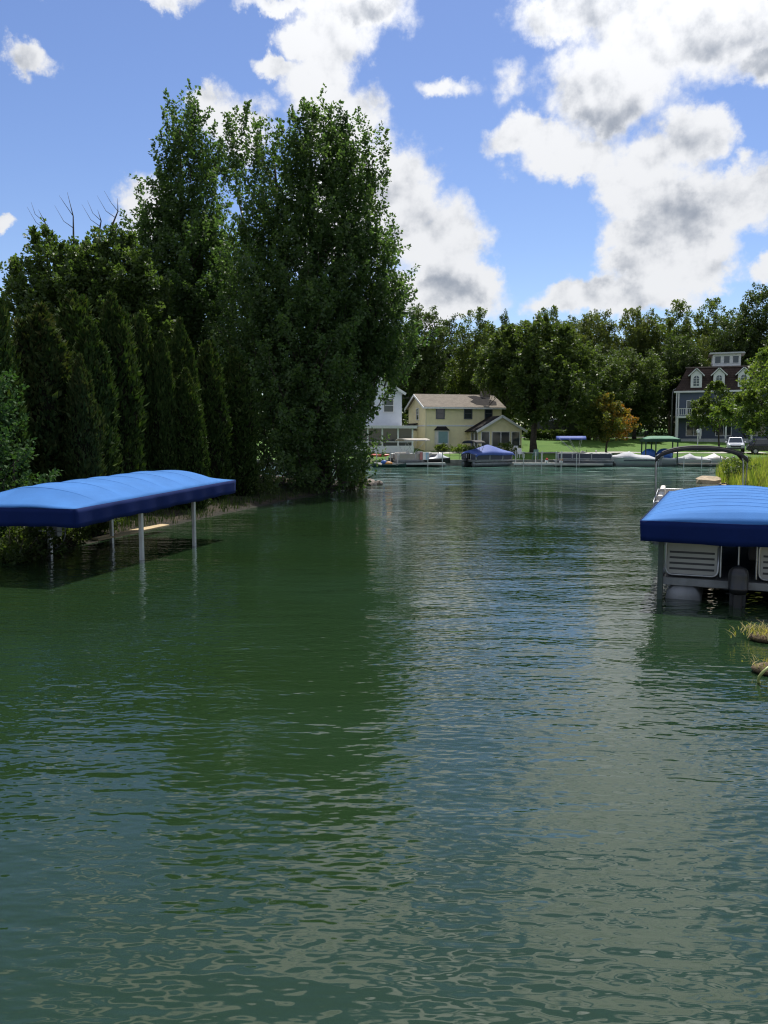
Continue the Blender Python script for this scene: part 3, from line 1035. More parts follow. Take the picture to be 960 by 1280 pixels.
shore_tree('young_tree', 'slender young tree in front of the mansard house', 896, 101,
           [(896, 470, 535, 101, 40, OVAL_P), (880, 490, 532, 101, 32, ROUND_P), (912, 488, 530, 101, 34, ROUND_P), (870, 505, 532, 100, 24, ROUND_P)],
           303, 210, 34, .26, LEAF_WOOD, .12, 6.5, .3, .7, .38, .5, limb_every=5)
shore_tree('roadside_tree', 'sunlit broad tree reaching in from the right edge', 985, 70,
           [(990, 430, 520, 70, 110, ROUND_P), (935, 482, 528, 70, 60, ROUND_P), (905, 500, 526, 69, 40, ROUND_P), (965, 462, 530, 68, 70, ROUND_P),
            (940, 518, 548, 68, 36, ROUND_P), (1010, 430, 540, 70, 100, ROUND_P), (952, 428, 462, 72, 44, ROUND_P)],
           304, 560, 40, .24, LEAF_RIGHT, .25, 7, .45, .8, .42, .3, droop=.15, limb_every=6)

# tall grass on the right bank
def blades(name, label, cat, pts, h, w, leafmat, seed, per=1, kind='stuff', bend=.35, parent=None):
    q = np.random.default_rng(seed)
    P = np.repeat(np.array(pts), per, 0)
    n = len(P)
    P = P + q.normal(size=(n, 3)) * np.array([.12, .12, 0])
    a_ = q.random(n) * 6.28
    lean = np.stack([np.cos(a_), np.sin(a_), np.zeros(n)], -1)
    H = h * (q.uniform(.55, 1.15, n) * (.78 + .34 * np.sin(P[:, 0] * 1.3 + 1.1 * np.sin(P[:, 1] * .9)) * np.sin(P[:, 1] * 1.1)))[:, None]
    bn = bend * q.uniform(.2, 1.2, n)[:, None]
    sd = np.cross(lean, [0, 0, 1]) * (w * q.uniform(.6, 1.3, n)[:, None])
    up_ = np.array([0, 0, 1.0])
    m0, m1, tip = P, P + up_ * H * .55 + lean * bn * H * .3, P + up_ * H + lean * bn * H
    V = np.stack([m0 - sd, m0 + sd, m1 + sd * .8, m1 - sd * .8, tip], 1)
    fs = []
    me = bpy.data.meshes.new(name)
    k5 = np.arange(n) * 5
    me.vertices.add(n * 5)
    me.vertices.foreach_set('co', V.reshape(-1).astype(np.float32))
    li = np.stack([k5, k5 + 1, k5 + 2, k5 + 3, k5 + 3, k5 + 2, k5 + 4], 1).reshape(-1)
    me.loops.add(n * 7)
    me.loops.foreach_set('vertex_index', li.astype(np.int32))
    me.polygons.add(n * 2)
    st = np.stack([np.arange(n) * 7, np.arange(n) * 7 + 4], 1).reshape(-1)
    me.polygons.foreach_set('loop_start', st.astype(np.int32))
    me.update(calc_edges=True)
    at_ = me.attributes.new('tint', 'FLOAT', 'POINT')
    at_.data.foreach_set('value', np.repeat(q.random(n), 5).astype(np.float32))
    me.materials.append(leafmat)
    o = bpy.data.objects.new(name, me)
    COL.objects.link(o)
    if parent:
        o.parent = parent
    else:
        tag(o, label, cat)
    if kind:
        o['kind'] = kind
    return o


REED = leaf_mat('reed_blade', [(.12, .17, .03), (.19, .24, .045), (.27, .28, .07), (.34, .31, .12)], .45, .6)
STRAW = leaf_mat('straw_blade', [(.20, .17, .06), (.34, .28, .11), (.45, .37, .17), (.16, .17, .05)], .3, .7)
TURF = leaf_mat('bank_grass', [(.04, .075, .016), (.07, .12, .025), (.12, .15, .04)], .3, .7)
q = np.random.default_rng(401)
def scatter(n, x0, x1, y0, y1, poly, dmin, dmax, extra=None):
    X, Y = q.uniform(x0, x1, n), q.uniform(y0, y1, n)
    d = sdist(X, Y, poly)
    k = (d > dmin) & (d < dmax)
    if extra is not None:
        k &= extra(X, Y)
    X, Y = X[k], Y[k]
    return np.stack([X, Y, ground_z(X, Y) - .03], -1)
pts = scatter(7600, 15, 44, 33, 64, RIGHT, .25, 9, lambda X, Y: (X / Y < .62) & (X > 15 + (Y - 35) * .25))
blades('reed_bed', 'tall yellow-green grass crowding the right bank', 'grass', pts, 1.3, .022, REED, 402, 9)
pts = scatter(1500, 8, 24, 12.5, 34, RIGHT, .5, 99, lambda X, Y: X / Y < .75)
blades('bank_grass', 'rough green grass on the right bank beside the moored boats', 'grass', pts, .45, .012, TURF, 403, 10)
pts = scatter(5200, -13, 0, 14, 46, LEFT, .2, 5)
blades('hedge_grass', 'thin shaded grass along the left bank below the cedars', 'grass', pts, .34, .010, leaf_mat('shade_grass', [(.02, .038, .010), (.035, .06, .014), (.06, .08, .024)], .25, .8), 404, 8)
for k, (px, Y, h, r, lb) in enumerate([(918, 50.5, 1.5, 1.1, 'rounded shrub at the water end of the tall grass'), (930, 46, 1.3, 1.0, 'dark low bush within the tall grass on the right bank')]):
    shrub('bank_bush', lb, gx(px, Y), Y, h, r, 3000, LEAF_RIGHT if k == 0 else LEAF_WOOD_B, 80 + k, .11)
for k, (px, Y, lb) in enumerate([(705, 113, 'long dark hedge behind the lawn left of the orange-tinged tree')]):
    X0, X1 = gx(655, Y), gx(735, Y)
    qq = np.random.default_rng(90)
    Bh = np.stack([qq.uniform(X0, X1, 420), Y + qq.uniform(-.5, .5, 420), np.zeros(420)], -1)
    Bh[:, 2] = ground_z(Bh[:, 0], Bh[:, 1]) + qq.random(420) * .9
    arr = crown_from_shoots(qq, Bh, unit(qq.normal(size=(420, 3)) * .4 + np.array([0, 0, 1])), np.full(420, .5), 26, .35, .22, lambda P, i, g_: g_.random(len(i)), .1)
    me = leaf_mesh('clipped_hedge', *arr)
    me.materials.append(LEAF_WOOD_B)
    o = bpy.data.objects.new('clipped_hedge', me)
    COL.objects.link(o)
    tag(o, lb, 'hedge')

# ------------------------------------------------------------------ buildings
YELLOW = banded('yellow_siding', (.88, .79, .46), 'Z', .13, .012, .65, .05)
PALE = banded('pale_siding', (.72, .75, .79), 'Z', .13, .012, .6, .05)
SLATE = banded('slate_blue_siding', (.075, .10, .145), 'Z', .13, .012, .6, .06)
WHITE = mat('white_trim', (.74, .74, .72), .5, .04, 3)
TAUPE = shingle_mat('taupe_shingles', (.27, .235, .195), (.20, .175, .145))
CHARC = shingle_mat('charcoal_shingles', (.040, .036, .034), (.024, .022, .022))
BROWNS = shingle_mat('brown_shingles', (.075, .052, .045), (.050, .036, .032))
GLASS = mat('window_glass', (.035, .045, .055), .06, .1, 2, spec=.6)
CURT = mat('pale_teal_blind', (.20, .34, .33), .4, .06, 3)
STONE = mat('stone', (.30, .25, .21), .9, .25, 5, .03, 9)
CONCRETE = mat('concrete', (.44, .42, .38), .9, .12, 1.5, .006, 20)
DARKM = mat('dark_metal', (.03, .032, .035), .45, .1, 4)
GREYW = mat('grey_weathered_wood', (.26, .24, .21), .85, .2, 3, .01, 20)


def window(parent, c, t, n, w, h, fm=None, pm=None, cols=1, rows=2, name='window', fw=.09, arch=False):
    """frame proud of the wall, a pane set back in it; c centre on the wall, t along it, n outwards"""
    fm, pm = fm or WHITE, pm or GLASS
    c, t, n, u = Vector(c), Vector((*t, 0)), Vector((*n, 0)), Vector((0, 0, 1))
    mb = MB()
    for s in (-1, 1):
        mb.obox(c + t * s * (w / 2 + fw / 2) + n * .03, t, n, u, fw / 2, .045, h / 2 + fw)
        mb.obox(c + u * s * (h / 2 + fw / 2) + n * .034, t, n, u, w / 2 + fw * 1.02, .045, fw / 2)
    for i in range(1, cols):
        mb.obox(c + t * (-w / 2 + w * i / cols) + n * .025, t, n, u, .03, .03, h / 2)
    for i in range(1, rows):
        mb.obox(c + u * (-h / 2 + h * i / rows) + n * .022, t, n, u, w / 2, .03, .028)
    if arch:
        for k in range(8):
            a0, a1 = math.pi * k / 8, math.pi * (k + 1) / 8
            q0 = c + u * (h / 2 + fw) + t * math.cos(a0) * (w / 2 + fw) + u * math.sin(a0) * (w / 2 + fw)
            q1 = c + u * (h / 2 + fw) + t * math.cos(a1) * (w / 2 + fw) + u * math.sin(a1) * (w / 2 + fw)
            d = (q1 - q0)
            mb.obox((q0 + q1) / 2 + n * .03, d.normalized(), n, d.normalized().cross(n), d.length / 2 + .01, .045, fw / 2)
    f = mb.build(name, fm, parent)
    pb = MB().obox(c + n * .012, t, n, u, w / 2, .008, h / 2)
    if arch:
        pts = [c + n * .014 + u * (h / 2) + t * (w / 2) * math.cos(math.pi * k / 10) + u * (w / 2) * math.sin(math.pi * k / 10) for k in range(11)]
        pb.add(pts, [tuple(range(11))])
    pb.build('pane', pm, f)
    return f


def slab(mb, p, q, r, s, th):
    """roof plane from four corners with thickness"""
    p, q, r, s = map(Vector, (p, q, r, s))
    nrm = (q - p).cross(s - p).normalized() * th
    if nrm.z < 0:
        nrm = -nrm
    mb.add([p, q, r, s, p + nrm, q + nrm, r + nrm, s + nrm], [(0, 1, 2, 3), (4, 5, 6, 7), (0, 1, 5, 4), (1, 2, 6, 5), (2, 3, 7, 6), (3, 0, 4, 7)])
    return mb


def frame_of(px, py, Y):
    p = at(px, py, Y)
    return p


# --- yellow two-storey house. Local frame: x along the front, y into the house, front face y = 0
YH = at(532, 563, 98)
yh_rz = R(15)
zb = gz(YH.x + 4, 100) - .1
hy = thing('yellow_house', 'two-storey pale yellow house with a gabled sun porch behind the docks', 'house', (YH.x, 98, zb), yh_rz)
HW, HD, HE = 9.9, 7.2, 6.75 - zb
RIDGE = HE + 1.55
wm_ = MB()
wm_.prism([(0, -.5), (HD, -.5), (HD, HE), (HD / 2, RIDGE - .06), (0, HE)], 'x', 0, HW)
wm_.build('wall', YELLOW, hy)
slope = (RIDGE - HE) / (HD / 2)
ov = .45
rf = MB()
slab(rf, (-.4, -ov, HE - ov * slope), (HW + .4, -ov, HE - ov * slope), (HW + .4, HD / 2, RIDGE), (-.4, HD / 2, RIDGE), .12)
slab(rf, (-.4, HD + ov, HE - ov * slope), (HW + .4, HD + ov, HE - ov * slope), (HW + .4, HD / 2 + .01, RIDGE), (-.4, HD / 2 + .01, RIDGE), .12)
roof = rf.build('roof', TAUPE, hy)
dp = MB()
def on_roof(x, y):
    return (x, y, HE + y * slope + .150)
dp.add([on_roof(6.7, .25), on_roof(7.6, .05), on_roof(9.3, .15), on_roof(9.7, 1.3), on_roof(8.4, 2.6), on_roof(7.5, 3.2), on_roof(6.5, 2.9), on_roof(6.9, 1.9), on_roof(6.2, 1.2)], [tuple(range(9))])
dp.build('dark_roof_patch', CHARC, roof, solid=.015)  # irregular dark patch over the right end of the front slope
g_ = MB()
g_.box(-.42, HW + .42, -ov - .12, -ov - .003, HE - ov * slope - .12, HE - ov * slope + .08)
g_.build('gutter', WHITE, roof)
rk = MB()
for s0, s1 in (((-ov), HD / 2), (HD + ov, HD / 2)):
    a_, b_ = Vector((-.43, s0, HE - ov * slope - .05)), Vector((-.43, s1, RIDGE - .05))
    d = b_ - a_
    rk.obox((a_ + b_) / 2, d.normalized(), (1, 0, 0), d.normalized().cross(Vector((1, 0, 0))), d.length / 2, .03, .13)
rk.build('rake_board', WHITE, roof)
ch = MB().box(8.55, 9.55, 2.9, 3.7, HE + .3, RIDGE + .75)
ch.box(8.48, 9.62, 2.83, 3.77, RIDGE + .75, RIDGE + .90)
ch.build('chimney', STONE, roof)
tb = MB()
tb.box(-.03, HW + .03, -.045, -.004, 2.95, 3.13)
tb.box(-.045, -.004, -.03, HD, 2.953, 3.127)
tb.build('trim_band', WHITE, hy)
cb = MB()
cb.box(-.05, .10, -.05, -.005, -.2, HE - .1)
cb.build('corner_board', mat('cream_trim', (.70, .64, .40), .6, .03), hy)
for x, w_ in ((1.85, .95), (5.45, .92), (8.15, .86)):
    window(hy, (x, 0, 4.55), (1, 0), (0, -1), w_, 1.25, mat('dark_frame', (.10, .11, .12), .5, .1), cols=1)
window(hy, (0, 3.2, 4.5), (0, -1), (-1, 0), .9, 1.35, WHITE)
window(hy, (0, 5.2, 1.9), (0, -1), (-1, 0), .8, 1.0, WHITE)
# bay window with a little dark hood
bay = MB()
bay.prism([(1.15, 0), (1.35, -.55), (2.75, -.55), (2.95, 0)], 'z', .75, 2.45)
bo = bay.build('bay_window', WHITE, hy)
MB().obox((2.05, -.56, 1.62), (1, 0, 0), (0, 1, 0), (0, 0, 1), .60, .008, .70).build('pane', CURT, bo)
hd = MB()
hd.add([(1.0, 0, 2.45), (1.25, -.72, 2.45), (2.85, -.72, 2.45), (3.1, 0, 2.45), (1.5, 0, 2.95), (2.6, 0, 2.95)],
       [(0, 1, 4), (1, 2, 5, 4), (2, 3, 5), (0, 3, 2, 1), (0, 4, 5, 3)])
hd.build('bay_hood', CHARC, bo)
# sun porch gable, standing forward at the right
PX0, PX1, PD, PE = 5.55, 11.0, 3.6, 2.55
PR = PE + 1.55
pw = MB().prism([(PX0, -.4), (PX1, -.4), (PX1, PE), ((PX0 + PX1) / 2, PR - .05), (PX0, PE)], 'y', -PD, -.006)
porch = pw.build('sun_porch', YELLOW, hy)
pm_ = (PX0 + PX1) / 2
ps = (PR - PE) / ((PX1 - PX0) / 2)
pr_ = MB()
o2 = .5
slab(pr_, (PX0 - o2, -PD - .4, PE - o2 * ps), (PX0 - o2, -.01, PE - o2 * ps), (pm_, -.01, PR), (pm_, -PD - .4, PR), .10)
slab(pr_, (PX1 + o2, -PD - .4, PE - o2 * ps), (PX1 + o2, -.01, PE - o2 * ps), (pm_ + .005, -.01, PR), (pm_ + .005, -PD - .4, PR), .10)
pr_.build('porch_roof', CHARC, porch)
pk = MB()
for x0 in (PX0 - o2, PX1 + o2):
    a_, b_ = Vector((x0, -PD - .44, PE - o2 * ps + .02)), Vector((pm_, -PD - .44, PR + .02))
    d = b_ - a_
    pk.obox((a_ + b_) / 2, d.normalized(), (0, 1, 0), d.normalized().cross(Vector((0, 1, 0))), d.length / 2 + .03, .035, .14)
pk.build('rake_board', WHITE, porch)
DF = MATS['dark_frame']
for x, w_ in ((PX0 + .75, .95), (PX0 + 2.15, 1.05), (PX0 + 3.3, 1.05), (PX0 + 4.65, .95)):
    window(hy, (x, -PD, 1.35), (1, 0), (0, -1), w_, 1.75, WHITE, cols=1, rows=1, fw=.07)
for y in (-PD + .9, -PD + 2.1):
    window(hy, (PX0, y, 1.35), (0, -1), (-1, 0), .9, 1.75, WHITE, cols=1, rows=1, fw=.07)
# low lean-to at the left side
lt = MB().box(-1.9, -.006, 3.4, 6.6, -.5, 2.45)
lo = lt.build('side_entry', YELLOW, hy)
ls = MB()
slab(ls, (-2.2, 3.1, 2.4), (-2.2, 6.9, 2.4), (-.02, 6.9, 3.3), (-.02, 3.1, 3.3), .10)
ls.build('side_entry_roof', CHARC, lo)

# --- pale house at the left, half hidden by the maple
WHx = gx(502, 97)
zb = gz(WHx - 3, 99) - .1
hw = thing('pale_house', 'pale grey-blue sided house with a glazed porch, half hidden by the maple', 'house', (WHx, 97, zb), R(8))
E2 = at(490, 490, 97).z - zb
MB().prism([(-8.4, -.5), (0, -.5), (0, E2), (-4.2, E2 + 2.5), (-8.4, E2)], 'y', 0, 9).build('wall', PALE, hw)
r2 = MB()
slab(r2, (.4, -.4, E2 - .22), (.4, 9.4, E2 - .22), (-4.2, 9.4, E2 + 2.52), (-4.2, -.4, E2 + 2.52), .12)
slab(r2, (-8.8, -.4, E2 - .22), (-8.8, 9.4, E2 - .22), (-4.205, 9.4, E2 + 2.52), (-4.205, -.4, E2 + 2.52), .12)
ro = r2.build('roof', mat('pale_roof_edge', (.50, .50, .50), .8, .1), hw)
k2 = MB()
for x0 in (.4, -8.8):
    a_, b_ = Vector((x0, -.44, E2 - .26)), Vector((-4.2, -.44, E2 + 2.48))
    d = b_ - a_
    k2.obox((a_ + b_) / 2, d.normalized(), (0, 1, 0), d.normalized().cross(Vector((0, 1, 0))), d.length / 2 + .03, .035, .15)
k2.build('rake_board', WHITE, ro)
window(hw, (-1.6, 0, E2 - 1.6), (1, 0), (0, -1), 1.1, 1.5)
window(hw, (-5.2, 0, E2 - 1.6), (1, 0), (0, -1), 1.1, 1.5)
pp = MB().box(-8.2, .9, -3.2, -.006, -.4, .75)
po = pp.build('glazed_porch', WHITE, hw)
pc = MB()
for x in (-8.1, -6.3, -4.5, -2.8, -.95, .75):
    pc.box(x - .09, x + .09, -3.2, -3.02, .75, 2.75)
for y in (-2.1, -1.0):
    pc.box(.72, .90, y - .08, y + .08, .75, 2.75)
pc.box(-8.2, .9, -3.202, -3.018, 1.15, 1.24)
pc.build('porch_post', WHITE, po)
MB().box(-8.1, .8, -3.08, -3.06, .75, 2.75).build('pane', GLASS, po)
MB().box(-8.5, 1.25, -3.55, -.02, 2.75, 3.08).build('porch_roof', mat('pale_roof', (.62, .62, .60), .7, .06), po)

# --- slate-blue mansard house
MHx = gx(841, 113)
zb = gz(MHx + 6, 114) - .05
hm = thing('mansard_house', 'slate-blue house with brown mansard roof, arched dormers and white cupola', 'house', (MHx, 113, zb), R(-20))
ME = at(846, 490, 113).z - zb
MT = at(858, 460, 113).z - zb
MW, MD_ = 15.5, 10.0
MB().box(0, MW, 0, MD_, -.6, ME).build('wall', SLATE, hm)
mr = MB()
i0 = 1.25
lo_ = [(-.3, -.3, ME + .12), (MW + .3, -.3, ME + .12), (MW + .3, MD_ + .3, ME + .12), (-.3, MD_ + .3, ME + .12)]
md_ = [(.35, .35, ME + 1.3), (MW - .35, .35, ME + 1.3), (MW - .35, MD_ - .35, ME + 1.3), (.35, MD_ - .35, ME + 1.3)]
hi_ = [(i0, i0, MT), (MW - i0, i0, MT), (MW - i0, MD_ - i0, MT), (i0, MD_ - i0, MT)]
fs = [(3, 2, 1, 0), (8, 9, 10, 11)]
for k in range(4):
    j = (k + 1) % 4
    fs += [(k, j, 4 + j, 4 + k), (4 + k, 4 + j, 8 + j, 8 + k)]
mr.add(lo_ + md_ + hi_, fs)
mro = mr.build('mansard_roof', BROWNS, hm)
MB().box(-.36, MW + .36, -.36, MD_ + .36, ME - .12, ME + .115).build('cornice', WHITE, mro)
MB().box(i0 - .2, MW - i0 + .2, i0 - .2, MD_ - i0 + .2, MT + .003, MT + .18).build('roof_edge', mat('brown_trim', (.09, .07, .06), .7, .1), mro)
for x in (2.5, 5.4, 8.5, 11.6):
    d_ = MB()
    zc = ME + .55
    d_.prism([(x - .72, zc), (x + .72, zc), (x + .72, zc + 1.75), (x, zc + 2.45), (x - .72, zc + 1.75)], 'y', -.10, 1.6)
    dm = d_.build('dormer', WHITE, hm)
    dr_ = MB()
    for s in (-1, 1):
        slab(dr_, (x + s * 1.0, -.35, zc + 1.55), (x + s * 1.0, 1.7, zc + 1.55), (x, 1.7, zc + 2.55), (x, -.35, zc + 2.55), .12)
    dr_.build('dormer_roof', WHITE, dm)
    fr = MB()
    for k in range(10):
        a0, a1 = math.pi * k / 10, math.pi * (k + 1) / 10
        fr.add([(x + .36 * math.cos(a0), -.125, zc + 1.25 + .36 * math.sin(a0)), (x + .36 * math.cos(a1), -.125, zc + 1.25 + .36 * math.sin(a1)), (x, -.125, zc + 1.25)], [(0, 1, 2)])
    fr.add([(x - .36, -.125, zc + .22), (x + .36, -.125, zc + .22), (x + .36, -.125, zc + 1.25), (x - .36, -.125, zc + 1.25)], [(0, 1, 2, 3)])
    fr.build('pane', GLASS, dm)
    gl = MB()
    gl.box(x - .025, x + .025, -.15, -.128, zc + .22, zc + 1.6)
    for z in (zc + .55, zc + .9, zc + 1.25):
        gl.box(x - .36, x + .36, -.148, -.13, z - .022, z + .022)
    gl.build('glazing_bar', WHITE, dm)
# cupola
cx0, cx1, cy0, cy1 = 4.6, 8.2, 2.4, 6.0
CT = at(910, 447, 118).z - zb
cu = MB().box(cx0, cx1, cy0, cy1, MT + .19, CT)
cuo = cu.build('cupola', WHITE, hm)
MB().prism([(cx0 - .55, CT + .01), (cx1 + .55, CT + .01), (cx1 + .4, CT + .22), (cx0 - .4, CT + .22)], 'y', cy0 - .55, cy1 + .55).build('cupola_roof', mat('pale_grey_roof', (.45, .46, .47), .7, .06), cuo)
for k in range(3):
    window(hm, (cx0 + .65 + k * 1.15, cy0, (MT + CT) / 2 + .2), (1, 0), (0, -1), .72, .95, WHITE, rows=1, fw=.06)
for k in range(3):
    window(hm, (cx0, cy0 + .65 + k * 1.15, (MT + CT) / 2 + .2), (0, -1), (-1, 0), .72, .95, WHITE, rows=1, fw=.06)
# corner posts, two-level porch across the front
pv = MB()
for x in (-.06, .22):
    pv.box(x, x + .16, -.30, -.05, -.4, ME - .13)
pv.build('corner_board', WHITE, hm)
FZ = ME * .49
dk = MB().box(.1, MW, -2.0, -.05, FZ - .28, FZ)
dko = dk.build('balcony', WHITE, hm)
rl = MB()
rl.box(.1, MW, -1.99, -1.91, FZ + .95, FZ + 1.03)
rl.box(.1, MW, -1.98, -1.92, FZ + .10, FZ + .16)
for k in range(62):
    x = .2 + k * .247
    rl.box(x, x + .06, -1.97, -1.93, FZ + .16, FZ + .95)
rl.build('railing', WHITE, dko)
for x in (.2, 3.2, 6.4, 9.6, 12.6, 15.3):
    MB().box(x - .11, x + .11, -2.0, -1.78, -.4, FZ - .285).build('porch_post', WHITE, hm)
MB().box(.0, MW, -2.1, -.06, -.5, .12).build('porch_floor', mat('porch_grey', (.40, .41, .42), .7, .1), hm)
for x in (2.4, 6.2, 10.4, 13.4):
    window(hm, (x, 0, FZ + 1.15), (1, 0), (0, -1), 2.0, 1.9, WHITE, cols=2, rows=1)
    window(hm, (x, 0, 1.45), (1, 0), (0, -1), 1.9, 1.8, WHITE, cols=2, rows=1)
fk = thing('porch_flag', 'small red and white flag hanging at the mansard house porch', 'flag', (MHx + 1.34, 109.9, zb + FZ - .15), R(-20))
MB().tube([(0, .9, .1), (0, -.2, .35)], .02, 6).build('staff', WHITE, fk)
fl = MB()
for k, cc in enumerate(range(3)):
    pass
RED = mat('red_cloth', (.50, .06, .05), .8, .1)
for k in range(4):
    MB().grid(lambda u_, v_, k=k: (.05 * math.sin(5 * u_) + u_ * .9, -.15 + .06 * math.sin(6 * u_), .28 - (k + v_) * .12 - .15 * u_), 6, 2).build('stripe', RED if k % 2 == 0 else WHITE, fk, solid=.01)

# --- low shed with a pale roof beyond the lawn
SX = gx(697, 118)
zb = gz(SX + 2, 119)
sh = thing('garden_shed', 'low dark shed with a pale flat roof beyond the lawn', 'shed', (SX, 118, zb), 0)
MB().box(-2.5, 4.6, 0, 4, -.4, 2.5).build('wall', mat('dark_boards', (.055, .06, .055), .8, .2), sh)
MB().prism([(-.6, 2.95), (4.6, 3.0), (4.6, 2.55), (-.6, 2.51)], 'y', -1.0, 4.4).build('roof', mat('pale_sheet_roof', (.40, .42, .42), .5, .1), sh)
window(sh, (.35, 0, 1.35), (1, 0), (0, -1), 1.4, 1.5, mat('grey_trim', (.35, .36, .36), .6, .1), cols=2, rows=1)
for x in (2.6, 4.3):
    MB().box(x - .06, x + .06, -.9, -.78, -.4, 2.56).build('post', WHITE, sh)

# ------------------------------------------------------------------ far lawn: path, sea wall, lamps, cars
def strip(name, xs, ymid, half, lift, m_, kind='structure'):
    v_, f_ = [], []
    for k, x in enumerate(xs):
        for s in (-1, 1):
            v_.append((x, ymid(x) + s * half, gz(x, ymid(x) + s * half) + lift))
    for k in range(len(xs) - 1):
        f_.append((2 * k, 2 * k + 2, 2 * k + 3, 2 * k + 1))
    mb = MB().add(v_, f_)
    return structure(mb.build(name, m_))
strip('path', list(np.arange(6, 45, .5)), lambda x: 93.2 + .02 * x, 1.0, .03, CONCRETE)
strip('road', list(np.arange(-20, 60, .5)), lambda x: 120.5, 2.2, .06, mat('asphalt', (.10, .10, .10), .9, .15, 3, .01, 40))
sw = MB()
xs = np.arange(-20, 46, 1.0)
shore_y = lambda x: np.interp(x, [-60, -2, 70], [88, 85.2, 84.6]) - .32
for x in xs:
    sw.obox((x + .5, shore_y(x + .5), .12), (1, 0, 0), (0, 1, 0), (0, 0, 1), .497, .16, .50)
o = sw.build('seawall', mat('stained_concrete', (.33, .31, .27), .9, .25, 1.2, .02, 12), bevel=.02)
structure(o)

# street lamp and utility pole with wires
lx = gx(836, 116)
zb = gz(lx, 116)
H_ = at(836, 486, 116).z - zb
lp = thing('street_lamp', 'grey street lamp with a curved arm left of the mansard house', 'street lamp', (lx, 116, zb))
MB().tube([(0, 0, -.3), (0, 0, H_ - .6), (.15, 0, H_ - .15), (.5, 0, H_ + .05), (1.2, 0, H_ + .08)], [.14, .10, .09, .07, .06], 8).build('pole', mat('galvanised', (.40, .41, .41), .5, .1, metal=.3), lp, smooth=True)
MB().ellipsoid((1.45, 0, H_ + .04), (.36, .16, .10)).build('lamp_head', mat('lamp_grey', (.55, .55, .53), .4, .05), lp, smooth=True)
ux = gx(833, 124)
zb = gz(ux, 124)
H2 = at(833, 462, 124).z - zb
up_ = thing('utility_pole', 'wooden utility pole with a crossarm rising behind the street lamp', 'utility pole', (ux, 124, zb))
MB().tube([(0, 0, -.3), (0, 0, H2)], [.16, .11], 9).build('pole', mat('pole_wood', (.14, .10, .07), .9, .2, 3), up_)
MB().box(-1.1, 1.1, -.07, .07, H2 - .5, H2 - .36).build('crossarm', MATS['pole_wood'], up_)
for x in (-1.0, -.4, .4, 1.0):
    MB().tube([(x, 0, H2 - .36), (x, 0, H2 - .2)], [.05, .035], 8).build('insulator', mat('porcelain', (.5, .48, .44), .3, .05), up_)
up2x = gx(380, 108)
for k, (y0, y1, lb) in enumerate([(497, 487, 'upper overhead wire crossing above the yellow house'), (493, 492, 'lower overhead wire crossing above the yellow house')]):
    a_, b_ = at(430, y0, 108), at(700, y1, 108)
    pts = [a_.lerp(b_, t) - Vector((0, 0, .5 * 4 * t * (1 - t))) for t in np.linspace(0, 1, 14)]
    tag(MB().tube(pts, .022, 5).build('overhead_wire', mat('wire_black', (.05, .05, .05), .6, .1)), lb, 'wire', 'overhead wires')
for k, (y0, y1, lb) in enumerate([(521, 518, 'overhead wire running to the street lamp'), ]):
    a_, b_ = at(740, y0, 116), at(860, y1, 116)
    tag(MB().tube([a_.lerp(b_, t) - Vector((0, 0, .3 * 4 * t * (1 - t))) for t in np.linspace(0, 1, 8)], .02, 5).build('overhead_wire', MATS['wire_black']), lb, 'wire', 'overhead wires')

# post lantern on the lawn
ox = gx(869, 98)
zb = gz(ox, 98)
hh_ = at(869, 541, 98).z - zb
pl_ = thing('lantern_post', 'thin white post with a small lantern on the lawn before the mansard house', 'lamp post', (ox, 98, zb))
MB().tube([(0, 0, -.2), (0, 0, hh_)], .06, 8).build('post', WHITE, pl_)
MB().prism([(-.14, hh_), (.14, hh_), (.19, hh_ + .30), (0, hh_ + .46), (-.19, hh_ + .30)], 'y', -.15, .15).build('lantern', mat('milk_glass', (.6, .62, .64), .3, .05), pl_)

# hydrant-like dark bin by the road
bx_ = gx(805, 117)
zb = gz(bx_, 117)
bn = thing('litter_bin', 'small dark bin standing by the far road', 'bin', (bx_, 117, zb))
MB().tube([(0, 0, -.05), (0, 0, .9)], [.26, .30], 12).build('body', DARKM, bn)
MB().tube([(0, 0, .9), (0, 0, 1.02), (0, 0, 1.1)], [.33, .3, .1], 12).build('lid', DARKM, bn)


